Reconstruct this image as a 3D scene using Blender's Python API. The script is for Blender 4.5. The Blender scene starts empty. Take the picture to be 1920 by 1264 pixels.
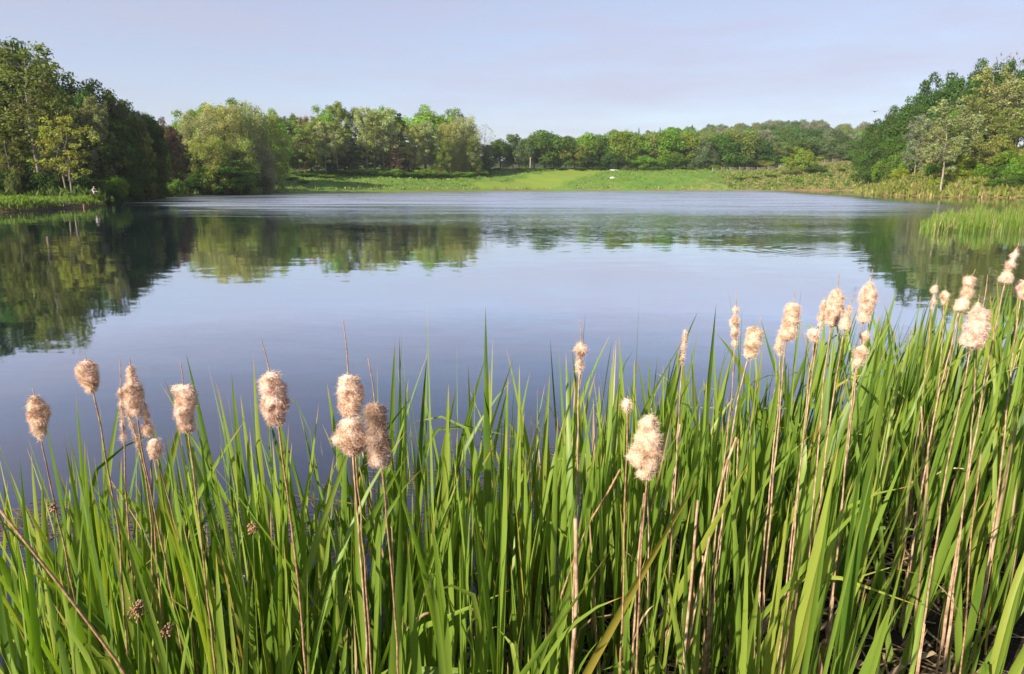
import bpy, math, random
import numpy as np
from mathutils import Vector, noise as mnoise

random.seed(7)
rng = np.random.default_rng(11)
scene = bpy.context.scene
col = scene.collection
R = math.radians

# ------------------------------------------------------------------ camera geometry
CAM_H, PITCH, FPX = 2.5, R(12.6), 1280.0
CP, SP = math.cos(PITCH), math.sin(PITCH)

def at(px, py, Y):
    """world point seen at photo pixel (1920 wide) at forward distance Y"""
    u, v = px - 960.0, 632.0 - py
    D = v * SP + FPX * CP
    return Vector((u * Y / D, Y, CAM_H + Y * (v * CP - FPX * SP) / D))

def onwater(px, py, z=0.0):
    u, v = px - 960.0, 632.0 - py
    D = v * SP + FPX * CP
    Y = (CAM_H - z) * D / (FPX * SP - v * CP)
    return (u * Y / D, Y)

def topix(x, y, z):
    f = y * CP - (z - CAM_H) * SP
    up = y * SP + (z - CAM_H) * CP
    return 960 + FPX * x / f, 632 - FPX * up / f

def sstep(a, b, x):
    t = np.clip((x - a) / (b - a), 0, 1)
    return t * t * (3 - 2 * t)

# ------------------------------------------------------------------ mesh helpers
def make_mesh(name, V, faces, attrs=None, mats=(), smooth=True, midx=None):
    V = np.asarray(V, dtype=np.float32).reshape(-1, 3)
    faces = [np.asarray(f, dtype=np.int32) for f in faces if len(f)]
    loops = np.concatenate([f.reshape(-1) for f in faces])
    starts, o = [], 0
    for f in faces:
        k = f.shape[1]
        starts.append(o + np.arange(len(f)) * k)
        o += len(f) * k
    starts = np.concatenate(starts).astype(np.int32)
    me = bpy.data.meshes.new(name)
    me.vertices.add(len(V)); me.vertices.foreach_set('co', V.reshape(-1))
    me.loops.add(len(loops)); me.loops.foreach_set('vertex_index', loops)
    me.polygons.add(len(starts)); me.polygons.foreach_set('loop_start', starts)
    me.polygons.foreach_set('use_smooth', np.full(len(starts), smooth, dtype=bool))
    if midx is not None:
        me.polygons.foreach_set('material_index', np.asarray(midx, dtype=np.int32))
    for k, (dom, typ, arr) in (attrs or {}).items():
        a = me.attributes.new(k, typ, dom)
        a.data.foreach_set('color' if 'COLOR' in typ else 'value', np.asarray(arr, dtype=np.float32).reshape(-1))
    for m in mats:
        me.materials.append(m)
    me.update(calc_edges=True)
    return me

def obj(name, me, parent=None, loc=(0, 0, 0)):
    o = bpy.data.objects.new(name, me)
    col.objects.link(o)
    o.location = loc
    if parent is not None:
        o.parent = parent
    return o

def empty(name, loc=(0, 0, 0), rz=0.0):
    o = bpy.data.objects.new(name, None)
    col.objects.link(o)
    o.empty_display_size = 0.1
    o.location = loc
    o.rotation_euler = (0, 0, rz)
    return o

def tag(o, label=None, cat=None, group=None, kind=None):
    if label: o['label'] = label
    if cat: o['category'] = cat
    if group: o['group'] = group
    if kind: o['kind'] = kind
    return o

class MB:
    """collects verts and quads/tris"""
    def __init__(s):
        s.V, s.Q, s.T, s.n, s.A = [], [], [], 0, []
    def add(s, V, Q=None, T=None, A=None):
        V = np.asarray(V, dtype=float).reshape(-1, 3)
        s.V.append(V)
        if Q is not None and len(Q): s.Q.append(np.asarray(Q) + s.n)
        if T is not None and len(T): s.T.append(np.asarray(T) + s.n)
        if A is not None: s.A.append(np.asarray(A, dtype=float).reshape(-1, 4))
        s.n += len(V)
    def tube(s, pts, rad, sides=6, cap=True, A=None):
        P = np.asarray([tuple(p) for p in pts], dtype=float)
        n = len(P)
        r = np.asarray(rad, dtype=float) * np.ones(n)
        T = np.gradient(P, axis=0)
        T /= np.linalg.norm(T, axis=1)[:, None] + 1e-12
        ref = np.array([0.31, 0.95, 0.05]) if abs(T[0][2]) > 0.7 else np.array([0.05, 0.1, 1.0])
        U = np.cross(T, ref); U /= np.linalg.norm(U, axis=1)[:, None] + 1e-12
        W = np.cross(T, U)
        a = np.arange(sides) / sides * 2 * math.pi
        V = P[:, None, :] + r[:, None, None] * (np.cos(a)[None, :, None] * U[:, None, :] + np.sin(a)[None, :, None] * W[:, None, :])
        i, j = np.meshgrid(np.arange(n - 1), np.arange(sides), indexing='ij')
        j2 = (j + 1) % sides
        Q = np.stack([i * sides + j, i * sides + j2, (i + 1) * sides + j2, (i + 1) * sides + j], -1).reshape(-1, 4)
        V = V.reshape(-1, 3); T3 = []
        if cap:
            V = np.vstack([V, P[0], P[-1]])
            k0, k1 = n * sides, n * sides + 1
            for q in range(sides):
                T3.append((k0, (q + 1) % sides, q))
                T3.append((k1, (n - 1) * sides + q, (n - 1) * sides + (q + 1) % sides))
        s.add(V, Q, T3, None if A is None else np.tile(A, (len(V), 1)))
    def box(s, c, size, rz=0.0, A=None):
        sx, sy, sz = [q / 2 for q in size]
        ca, sa = math.cos(rz), math.sin(rz)
        V = []
        for x, y, z in ((-1,-1,-1),(1,-1,-1),(1,1,-1),(-1,1,-1),(-1,-1,1),(1,-1,1),(1,1,1),(-1,1,1)):
            X, Y = x * sx, y * sy
            V.append((c[0] + X * ca - Y * sa, c[1] + X * sa + Y * ca, c[2] + z * sz))
        s.add(V, [(0,3,2,1),(4,5,6,7),(0,1,5,4),(1,2,6,5),(2,3,7,6),(3,0,4,7)], None, None if A is None else np.tile(A, (8, 1)))
    def mesh(s, name, mats=(), smooth=True, attr='bl', extra=None):
        F = []
        if s.Q: F.append(np.vstack(s.Q))
        if s.T: F.append(np.vstack(s.T))
        at_ = {}
        if s.A: at_[attr] = ('POINT', 'FLOAT_COLOR', np.vstack(s.A))
        if extra: at_.update(extra)
        return make_mesh(name, np.vstack(s.V), F, at_, mats, smooth)

# ------------------------------------------------------------------ material helpers
def new_mat(name):
    m = bpy.data.materials.new(name); m.use_nodes = True
    nt = m.node_tree; nt.nodes.clear()
    return m, nt

def N(nt, typ, **kw):
    n = nt.nodes.new(typ)
    for k, v in kw.items():
        if k.startswith('i_'):
            key = k[2:]
            key = int(key) if key.isdigit() else key.replace('_', ' ')
            n.inputs[key].default_value = v
        else:
            setattr(n, k, v)
    return n

def L(nt, a, ao, b, bi):
    nt.links.new(a.outputs[ao], b.inputs[bi])

def mixc(nt, fac, a, b, blend='MIX'):
    """colour mix; each of fac,a,b a value or (node, output)"""
    n = nt.nodes.new('ShaderNodeMix'); n.data_type = 'RGBA'; n.blend_type = blend
    for v, idx in ((fac, 0), (a, 6), (b, 7)):
        if isinstance(v, tuple) and hasattr(v[0], 'outputs'):
            nt.links.new(v[0].outputs[v[1]], n.inputs[idx])
        elif idx == 0:
            n.inputs[0].default_value = v
        else:
            n.inputs[idx].default_value = (*v, 1) if len(v) == 3 else v
    return (n, 2)

def math_(nt, op, a, b=None, c=None, clamp=False):
    n = nt.nodes.new('ShaderNodeMath'); n.operation = op; n.use_clamp = clamp
    for i, v in enumerate((a, b, c)):
        if v is None: continue
        if isinstance(v, tuple): nt.links.new(v[0].outputs[v[1]], n.inputs[i])
        else: n.inputs[i].default_value = v
    return (n, 0)

def ramp(nt, v, stops):
    n = nt.nodes.new('ShaderNodeValToRGB')
    e = n.color_ramp.elements
    while len(e) < len(stops): e.new(0.5)
    for q, (p, c) in zip(e, stops):
        q.position = p; q.color = (*c, 1) if len(c) == 3 else c
    nt.links.new(v[0].outputs[v[1]], n.inputs[0])
    return (n, 0)

def mrange(nt, v, a, b, c=0.0, d=1.0, smooth=True):
    n = nt.nodes.new('ShaderNodeMapRange')
    n.interpolation_type = 'SMOOTHSTEP' if smooth else 'LINEAR'
    nt.links.new(v[0].outputs[v[1]], n.inputs[0])
    for i, q in enumerate((a, b, c, d)): n.inputs[i + 1].default_value = q
    return (n, 0)

def noise_(nt, vec, scale, detail=3, rough=0.55):
    n = N(nt, 'ShaderNodeTexNoise'); n.inputs['Scale'].default_value = scale
    n.inputs['Detail'].default_value = detail; n.inputs['Roughness'].default_value = rough
    if vec is not None: nt.links.new(vec[0].outputs[vec[1]], n.inputs['Vector'])
    return n

def leafy(nt, colr, trans_mul=(1.5, 1.6, 0.7), tfac=0.35, rough=0.55, spec=0.25):
    p = N(nt, 'ShaderNodeBsdfPrincipled'); p.inputs['Roughness'].default_value = rough
    p.inputs['Specular IOR Level'].default_value = spec
    nt.links.new(colr[0].outputs[colr[1]], p.inputs['Base Color'])
    t = N(nt, 'ShaderNodeBsdfTranslucent')
    tc = mixc(nt, 1.0, colr, trans_mul, 'MULTIPLY')
    nt.links.new(tc[0].outputs[tc[1]], t.inputs['Color'])
    mx = N(nt, 'ShaderNodeMixShader'); mx.inputs[0].default_value = tfac
    L(nt, p, 0, mx, 1); L(nt, t, 0, mx, 2)
    out = N(nt, 'ShaderNodeOutputMaterial'); L(nt, mx, 0, out, 0)
    return p

# tree leaves: the object's own colour, varied leaf by leaf and bough by bough
def mat_tree_leaf():
    m, nt = new_mat('tree_leaf')
    oi = N(nt, 'ShaderNodeObjectInfo')
    a = N(nt, 'ShaderNodeAttribute', attribute_name='rnd')
    c = N(nt, 'ShaderNodeAttribute', attribute_name='bough')
    lum = math_(nt, 'MULTIPLY_ADD', (a, 'Fac'), 0.55, 0.72)
    lum2 = math_(nt, 'MULTIPLY_ADD', (c, 'Fac'), 0.5, 0.75)
    lm = math_(nt, 'MULTIPLY', lum, lum2)
    hs = N(nt, 'ShaderNodeHueSaturation')
    hue = math_(nt, 'MULTIPLY_ADD', (c, 'Fac'), 0.035, 0.4825)
    nt.links.new(hue[0].outputs[0], hs.inputs['Hue'])
    nt.links.new(lm[0].outputs[0], hs.inputs['Value'])
    L(nt, oi, 'Color', hs, 'Color')
    leafy(nt, (hs, 0), tfac=0.38)
    return m

def mat_bark(name, c1, c2, sc=3.0):
    m, nt = new_mat(name)
    g = N(nt, 'ShaderNodeNewGeometry')
    mp = N(nt, 'ShaderNodeMapping'); mp.inputs['Scale'].default_value = (3, 3, 0.6)
    L(nt, g, 'Position', mp, 0)
    n = noise_(nt, (mp, 0), sc, 4)
    cc = ramp(nt, (n, 'Fac'), [(0.35, c1), (0.65, c2)])
    p = N(nt, 'ShaderNodeBsdfPrincipled'); p.inputs['Roughness'].default_value = 0.9
    nt.links.new(cc[0].outputs[0], p.inputs['Base Color'])
    b = N(nt, 'ShaderNodeBump'); b.inputs['Strength'].default_value = 0.5; b.inputs['Distance'].default_value = 0.02
    L(nt, n, 'Fac', b, 'Height'); L(nt, b, 0, p, 'Normal')
    out = N(nt, 'ShaderNodeOutputMaterial'); L(nt, p, 0, out, 0)
    return m

# cattail blades: attribute bl = (random, along, kind, across)
def mat_blade():
    m, nt = new_mat('cattail_blade')
    at_ = N(nt, 'ShaderNodeAttribute', attribute_name='bl')
    sp = N(nt, 'ShaderNodeSeparateColor'); L(nt, at_, 'Color', sp, 0)
    al = (at_, 'Alpha')
    g = N(nt, 'ShaderNodeNewGeometry')
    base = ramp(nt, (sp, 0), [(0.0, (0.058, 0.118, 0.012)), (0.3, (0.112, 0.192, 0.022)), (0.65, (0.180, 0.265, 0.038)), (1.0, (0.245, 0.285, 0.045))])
    # lengthwise veins
    vein = math_(nt, 'SINE', math_(nt, 'MULTIPLY', al, 55.0))
    vf = math_(nt, 'MULTIPLY_ADD', vein, 0.07, 0.95)
    vcol = N(nt, 'ShaderNodeCombineColor')
    for i in range(3): nt.links.new(vf[0].outputs[0], vcol.inputs[i])
    c = mixc(nt, 1.0, base, (vcol, 0), 'MULTIPLY')
    mp = N(nt, 'ShaderNodeMapping'); mp.inputs['Scale'].default_value = (18, 18, 3)
    L(nt, g, 'Position', mp, 0)
    n = noise_(nt, (mp, 0), 1.0, 3)
    blot = mrange(nt, (n, 'Fac'), 0.40, 0.75)
    c = mixc(nt, math_(nt, 'MULTIPLY', blot, 0.45), c, (0.19, 0.23, 0.035))
    # pale, yellowish sheath low down
    low = mrange(nt, (sp, 1), 0.0, 0.22, 1.0, 0.0)
    c = mixc(nt, math_(nt, 'MULTIPLY', low, 0.5), c, (0.17, 0.20, 0.05))
    # dry tips on some blades
    tip = mrange(nt, (sp, 1), 0.925, 0.98)
    sel = mrange(nt, (sp, 0), 0.22, 0.45)
    c = mixc(nt, math_(nt, 'MULTIPLY', tip, sel), c, (0.38, 0.25, 0.08))
    # dead and yellowing ones
    dead = ramp(nt, (n, 'Fac'), [(0.3, (0.22, 0.13, 0.065)), (0.55, (0.45, 0.32, 0.19)), (0.75, (0.58, 0.46, 0.32))])
    isd = mrange(nt, (sp, 2), 0.85, 0.95)
    c = mixc(nt, isd, c, dead)
    yel = math_(nt, 'MULTIPLY', mrange(nt, (sp, 2), 0.4, 0.45), mrange(nt, (sp, 2), 0.6, 0.65, 1.0, 0.0))
    c = mixc(nt, math_(nt, 'MULTIPLY', yel, 0.85), c, (0.36, 0.28, 0.05))
    p = leafy(nt, c, (1.7, 1.9, 0.6), 0.30, 0.45, 0.35)
    return m

def mat_head():
    m, nt = new_mat('cattail_fluff')
    tc = N(nt, 'ShaderNodeTexCoord')
    oi = N(nt, 'ShaderNodeObjectInfo')
    at_ = N(nt, 'ShaderNodeAttribute', attribute_name='bl')
    sp = N(nt, 'ShaderNodeSeparateColor'); L(nt, at_, 'Color', sp, 0)
    n = noise_(nt, (tc, 'Object'), 26.0, 4, 0.65)
    n2 = noise_(nt, (tc, 'Object'), 130.0, 3, 0.6)
    f = math_(nt, 'ADD', math_(nt, 'MULTIPLY_ADD', (n, 'Fac'), 1.0, -0.13), math_(nt, 'MULTIPLY', (n2, 'Fac'), 0.3))
    c = ramp(nt, f, [(0.36, (0.27, 0.125, 0.06)), (0.46, (0.58, 0.37, 0.24)), (0.57, (0.79, 0.59, 0.445)), (0.71, (0.87, 0.70, 0.565))])
    c = mixc(nt, math_(nt, 'MULTIPLY', (sp, 0), 0.42), c, (0.90, 0.725, 0.60))
    c = mixc(nt, (sp, 2), c, (0.27, 0.15, 0.075))
    c = mixc(nt, 1.0, c, (oi, 'Color'), 'MULTIPLY')
    p = N(nt, 'ShaderNodeBsdfPrincipled'); p.inputs['Roughness'].default_value = 0.95
    p.inputs['Specular IOR Level'].default_value = 0.1
    p.inputs['Sheen Weight'].default_value = 0.3; p.inputs['Sheen Roughness'].default_value = 0.6
    nt.links.new(c[0].outputs[c[1]], p.inputs['Base Color'])
    b = N(nt, 'ShaderNodeBump'); b.inputs['Strength'].default_value = 0.45; b.inputs['Distance'].default_value = 0.005
    L(nt, n2, 'Fac', b, 'Height'); L(nt, b, 0, p, 'Normal')
    t = N(nt, 'ShaderNodeBsdfTranslucent'); nt.links.new(c[0].outputs[c[1]], t.inputs['Color'])
    mx = N(nt, 'ShaderNodeMixShader'); mx.inputs[0].default_value = 0.25
    L(nt, p, 0, mx, 1); L(nt, t, 0, mx, 2)
    out = N(nt, 'ShaderNodeOutputMaterial'); L(nt, mx, 0, out, 0)
    return m

def mat_simple(name, c1, c2, scale=40.0, rough=0.85, bump=0.3, bd=0.003):
    m, nt = new_mat(name)
    tc = N(nt, 'ShaderNodeTexCoord')
    n = noise_(nt, (tc, 'Object'), scale, 4)
    c = ramp(nt, (n, 'Fac'), [(0.35, c1), (0.65, c2)])
    p = N(nt, 'ShaderNodeBsdfPrincipled'); p.inputs['Roughness'].default_value = rough
    nt.links.new(c[0].outputs[0], p.inputs['Base Color'])
    b = N(nt, 'ShaderNodeBump'); b.inputs['Strength'].default_value = bump; b.inputs['Distance'].default_value = bd
    L(nt, n, 'Fac', b, 'Height'); L(nt, b, 0, p, 'Normal')
    out = N(nt, 'ShaderNodeOutputMaterial'); L(nt, p, 0, out, 0)
    return m

def mat_grass():
    m, nt = new_mat('bank_grass')
    at_ = N(nt, 'ShaderNodeAttribute', attribute_name='bl')
    leafy(nt, (at_, 'Color'), (1.4, 1.5, 0.7), 0.3, 0.6, 0.2)
    return m

def mat_ground():
    m, nt = new_mat('lake_ground')
    g = N(nt, 'ShaderNodeNewGeometry')
    at_ = N(nt, 'ShaderNodeAttribute', attribute_name='zone')   # r meadow, g scrub slope, b near mud and painted bank shade, a mown strip
    sp = N(nt, 'ShaderNodeSeparateColor'); L(nt, at_, 'Color', sp, 0)
    nb = noise_(nt, (g, 'Position'), 0.06, 4)
    nm = noise_(nt, (g, 'Position'), 0.35, 5, 0.6)
    nf = noise_(nt, (g, 'Position'), 9.0, 5, 0.65)
    wood = ramp(nt, (nm, 'Fac'), [(0.35, (0.030, 0.045, 0.010)), (0.65, (0.070, 0.085, 0.022))])
    mead = ramp(nt, (nm, 'Fac'), [(0.3, (0.085, 0.158, 0.020)), (0.5, (0.112, 0.192, 0.028)), (0.7, (0.152, 0.220, 0.036))])
    nl = noise_(nt, (g, 'Position'), 0.16, 5, 0.7)
    mead = mixc(nt, math_(nt, 'MULTIPLY', mrange(nt, (nb, 'Fac'), 0.42, 0.60), 0.55), mead, (0.070, 0.165, 0.022))
    mead = mixc(nt, math_(nt, 'MULTIPLY', mrange(nt, (nl, 'Fac'), 0.55, 0.68), 0.65), mead, (0.205, 0.235, 0.050))
    mead = mixc(nt, math_(nt, 'MULTIPLY', mrange(nt, (nl, 'Fac'), 0.30, 0.42, 1.0, 0.0), 0.6), mead, (0.055, 0.125, 0.014))
    c = mixc(nt, (sp, 0), wood, mead)
    scr = ramp(nt, (nm, 'Fac'), [(0.32, (0.060, 0.085, 0.018)), (0.48, (0.140, 0.150, 0.035)), (0.58, (0.250, 0.185, 0.085)), (0.7, (0.300, 0.205, 0.105))])
    c = mixc(nt, (sp, 1), c, scr)
    mow = ramp(nt, (nf, 'Fac'), [(0.35, (0.145, 0.215, 0.025)), (0.7, (0.19, 0.25, 0.035))])
    c = mixc(nt, (at_, 'Alpha'), c, mow)
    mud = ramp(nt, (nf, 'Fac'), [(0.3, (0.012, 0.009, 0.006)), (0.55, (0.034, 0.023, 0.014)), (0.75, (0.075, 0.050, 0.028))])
    c = mixc(nt, (sp, 2), c, mud)  # same dark tone colours the near mud and the left bank's painted shade
    # bare soil at the waterline
    sz = N(nt, 'ShaderNodeSeparateXYZ'); L(nt, g, 'Position', sz, 0)
    edge = mrange(nt, (sz, 2), 0.25, 0.75, 1.0, 0.0)
    far = mrange(nt, (sz, 1), 30, 50)
    ef = math_(nt, 'MULTIPLY', math_(nt, 'MULTIPLY', edge, far), mrange(nt, (nb, 'Fac'), 0.35, 0.6))
    c = mixc(nt, math_(nt, 'MULTIPLY', ef, 0.8), c, (0.21, 0.125, 0.060))
    p = N(nt, 'ShaderNodeBsdfPrincipled'); p.inputs['Roughness'].default_value = 0.9
    p.inputs['Specular IOR Level'].default_value = 0.2
    nt.links.new(c[0].outputs[c[1]], p.inputs['Base Color'])
    b = N(nt, 'ShaderNodeBump'); b.inputs['Strength'].default_value = 0.8; b.inputs['Distance'].default_value = 0.25
    bh = mixc(nt, (sp, 2), (nm, 'Fac'), (nf, 'Fac'))
    nt.links.new(bh[0].outputs[2], b.inputs['Height']); L(nt, b, 0, p, 'Normal')
    out = N(nt, 'ShaderNodeOutputMaterial'); L(nt, p, 0, out, 0)
    return m

def mat_water():
    m, nt = new_mat('lake_water')
    g = N(nt, 'ShaderNodeNewGeometry')
    s = N(nt, 'ShaderNodeSeparateXYZ'); L(nt, g, 'Position', s, 0)
    def vnoise(sc, detail, xs, ys):
        mp = N(nt, 'ShaderNodeMapping'); mp.inputs['Scale'].default_value = (xs, ys, 1)
        L(nt, g, 'Position', mp, 0)
        n = noise_(nt, (mp, 0), sc, detail)
        v = N(nt, 'ShaderNodeVectorMath', operation='SUBTRACT'); v.inputs[1].default_value = (0.5, 0.5, 0.5)
        L(nt, n, 'Color', v, 0)
        return v
    swell = vnoise(0.9, 2, 0.5, 1.3)
    rip = vnoise(4.5, 2, 0.6, 1.2)
    fine = vnoise(13.0, 2, 0.8, 1.1)
    ps = N(nt, 'ShaderNodeMapping'); ps.inputs['Scale'].default_value = (0.035, 0.22, 1); L(nt, g, 'Position', ps, 0)
    stk = noise_(nt, (ps, 0), 1.0, 5, 0.65)
    # where the wind ruffles the lake: beyond the sheltered near water and off the wooded bank
    pn = N(nt, 'ShaderNodeMapping'); pn.inputs['Scale'].default_value = (0.03, 0.075, 1)
    L(nt, g, 'Position', pn, 0)
    patch = noise_(nt, (pn, 0), 1.0, 4, 0.6)
    yy = math_(nt, 'ADD', (s, 1), math_(nt, 'MULTIPLY_ADD', (patch, 'Fac'), 70.0, -35.0))
    wind = mrange(nt, yy, 36, 100)
    half = mrange(nt, yy, 24, 50)
    lee = math_(nt, 'ADD', (s, 0), math_(nt, 'MULTIPLY', (s, 1), 0.53))     # distance off the wooded bank
    lee = math_(nt, 'ADD', lee, math_(nt, 'MULTIPLY_ADD', (stk, 'Fac'), 60.0, -30.0))
    lee = mrange(nt, lee, 0.0, 10.0)
    lee2 = math_(nt, 'SUBTRACT', (s, 0), math_(nt, 'MULTIPLY', (s, 1), 0.25))
    lee2 = mrange(nt, lee2, 22.0, 42.0, 1.0, 0.0)
    sh = math_(nt, 'MULTIPLY', lee, lee2)
    wind = math_(nt, 'MULTIPLY', wind, mrange(nt, (stk, 'Fac'), 0.36, 0.58, 0.35, 1.0))
    wind = math_(nt, 'MULTIPLY', wind, sh); half = math_(nt, 'MULTIPLY', half, sh)
    amp = math_(nt, 'ADD', math_(nt, 'MULTIPLY', wind, 0.9), math_(nt, 'MULTIPLY_ADD', half, 0.10, 0.016))
    def scaled(v, a):
        q = N(nt, 'ShaderNodeVectorMath', operation='SCALE'); L(nt, v, 0, q, 0)
        if isinstance(a, tuple): nt.links.new(a[0].outputs[a[1]], q.inputs['Scale'])
        else: q.inputs['Scale'].default_value = a
        return q
    def vadd(a, b):
        q = N(nt, 'ShaderNodeVectorMath', operation='ADD'); L(nt, a, 0, q, 0); L(nt, b, 0, q, 1); return q
    tot = vadd(vadd(scaled(swell, 0.022), scaled(rip, amp)), scaled(fine, math_(nt, 'MULTIPLY', amp, 0.6)))
    # rings spreading from a rise in the water
    rx, ry = onwater(1545, 468)
    dv = N(nt, 'ShaderNodeVectorMath', operation='SUBTRACT'); L(nt, g, 'Position', dv, 0); dv.inputs[1].default_value = (rx, ry, 0)
    ln = N(nt, 'ShaderNodeVectorMath', operation='LENGTH'); L(nt, dv, 0, ln, 0)
    nr = N(nt, 'ShaderNodeVectorMath', operation='NORMALIZE'); L(nt, dv, 0, nr, 0)
    wv = math_(nt, 'SINE', math_(nt, 'MULTIPLY', (ln, 'Value'), 11.0))
    env = math_(nt, 'MULTIPLY', mrange(nt, (ln, 'Value'), 0.3, 1.2), mrange(nt, (ln, 'Value'), 2.0, 4.6, 1.0, 0.0))
    ra = math_(nt, 'MULTIPLY', math_(nt, 'MULTIPLY', wv, env), 0.011)
    tot = vadd(tot, scaled(nr, ra))
    fl = N(nt, 'ShaderNodeVectorMath', operation='MULTIPLY'); L(nt, tot, 0, fl, 0); fl.inputs[1].default_value = (0.7, 1, 0)
    up = N(nt, 'ShaderNodeVectorMath', operation='ADD'); L(nt, fl, 0, up, 0); up.inputs[1].default_value = (0, 0, 1)
    nn = N(nt, 'ShaderNodeVectorMath', operation='NORMALIZE'); L(nt, up, 0, nn, 0)
    gl = N(nt, 'ShaderNodeBsdfGlossy'); gl.inputs['Roughness'].default_value = 0.03
    rg = math_(nt, 'ADD', math_(nt, 'MULTIPLY', wind, 0.27), math_(nt, 'MULTIPLY_ADD', half, 0.05, 0.03)); nt.links.new(rg[0].outputs[0], gl.inputs['Roughness'])
    gl.inputs['Color'].default_value = (0.95, 0.97, 1, 1)
    L(nt, nn, 0, gl, 'Normal')
    df = N(nt, 'ShaderNodeBsdfDiffuse'); df.inputs['Color'].default_value = (0.004, 0.011, 0.029, 1)
    fr = N(nt, 'ShaderNodeFresnel'); fr.inputs['IOR'].default_value = 1.333
    L(nt, nn, 0, fr, 'Normal')
    mx = N(nt, 'ShaderNodeMixShader'); fb = math_(nt, 'MULTIPLY_ADD', (fr, 0), 2.75, -0.075, clamp=True); fb = math_(nt, 'MINIMUM', fb, 0.88); nt.links.new(fb[0].outputs[0], mx.inputs[0]); L(nt, df, 0, mx, 1); L(nt, gl, 0, mx, 2)
    out = N(nt, 'ShaderNodeOutputMaterial'); L(nt, mx, 0, out, 0)
    return m

M_LEAF = mat_tree_leaf()
M_BARK = mat_bark('dark_bark', (0.05, 0.04, 0.028), (0.12, 0.095, 0.07))
M_BARKP = mat_bark('pale_bark', (0.11, 0.09, 0.065), (0.30, 0.255, 0.19))
M_BLADE = mat_blade()
M_HEAD = mat_head()
M_STEM = mat_simple('dry_stem', (0.17, 0.085, 0.04), (0.36, 0.22, 0.115), 60)
M_STEMP = mat_simple('pale_dry_stem', (0.20, 0.11, 0.06), (0.46, 0.32, 0.205), 30)
M_SPIKE = mat_simple('dry_spike', (0.20, 0.11, 0.06), (0.42, 0.28, 0.17), 90)
M_GRASS = mat_grass()
M_FLOAT = mat_simple('sodden_reed', (0.035, 0.022, 0.02), (0.11, 0.07, 0.055), 8)
M_GROUND = mat_ground()
M_WATER = mat_water()
M_ROCK = mat_simple('pale_rock', (0.40, 0.37, 0.33), (0.62, 0.59, 0.54), 2.5, 0.9, 0.6, 0.05)
M_TANROCK = mat_simple('tan_rock', (0.24, 0.155, 0.10), (0.42, 0.30, 0.21), 25, 0.9, 0.6, 0.01)
M_REDROCK = mat_simple('red_rock', (0.16, 0.08, 0.055), (0.28, 0.15, 0.10), 6, 0.9, 0.6, 0.03)
M_WOOD = mat_simple('weathered_wood', (0.24, 0.19, 0.14), (0.46, 0.39, 0.31), 6, 0.9, 0.4, 0.01)

# ------------------------------------------------------------------ the lake outline and the terrain
shore_px = [(0, 398), (60, 395), (120, 391), (188, 387), (196, 383), (190, 379), (215, 376.5), (260, 373), (300, 370.5), (350, 367.5),
            (420, 365.5), (480, 364), (600, 362), (750, 360.5), (900, 359), (1000, 358.3), (1100, 358), (1300, 357.6), (1500, 357.3),
            (1630, 357.6), (1612, 361), (1622, 363.5), (1650, 366), (1750, 368), (1850, 370), (1920, 371)]
POLY = [onwater(*p) for p in shore_px]
POLY += [(112, 120), (108, 90), (80, 50), (52, 24), (26, 13), (12, 9.6), (6.5, 8.2), (4.2, 7.0), (2.6, 5.9), (1.5, 5.0), (0.8, 4.3), (0.3, 3.5),
         (-0.1, 2.6), (-0.8, 1.7), (-3, 0.9), (-9, 0.2), (-22, 1), (-45, 8), (-62, 24), (-60, 45)]
POLY = np.array(POLY)

def signed_dist(x, y):
    """positive on land"""
    x = np.asarray(x, float); y = np.asarray(y, float)
    A = POLY; B = np.roll(POLY, -1, axis=0)
    d = np.full(x.shape, 1e18); inside = np.zeros(x.shape, bool)
    for (ax, ay), (bx, by) in zip(A, B):
        ex, ey = bx - ax, by - ay
        t = np.clip(((x - ax) * ex + (y - ay) * ey) / (ex * ex + ey * ey), 0, 1)
        d = np.minimum(d, (x - ax - t * ex) ** 2 + (y - ay - t * ey) ** 2)
        c = ((ay > y) != (by > y))
        with np.errstate(divide='ignore', invalid='ignore'):
            xi = ex * (y - ay) / (ey if ey != 0 else 1e-9) + ax
        inside ^= c & (x < xi)
    d = np.sqrt(d)
    return np.where(inside, -d, d)

def wavy(x, y, s, seed=0.0):
    return (np.sin(x * s + 1.3 + seed) * np.cos(y * s * 1.13 - 0.7 + seed * 2) + 0.6 * np.sin(x * s * 2.3 - y * s * 1.9 + seed * 3)
            + 0.35 * np.sin(x * s * 4.7 + y * s * 4.1 + seed))

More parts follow.
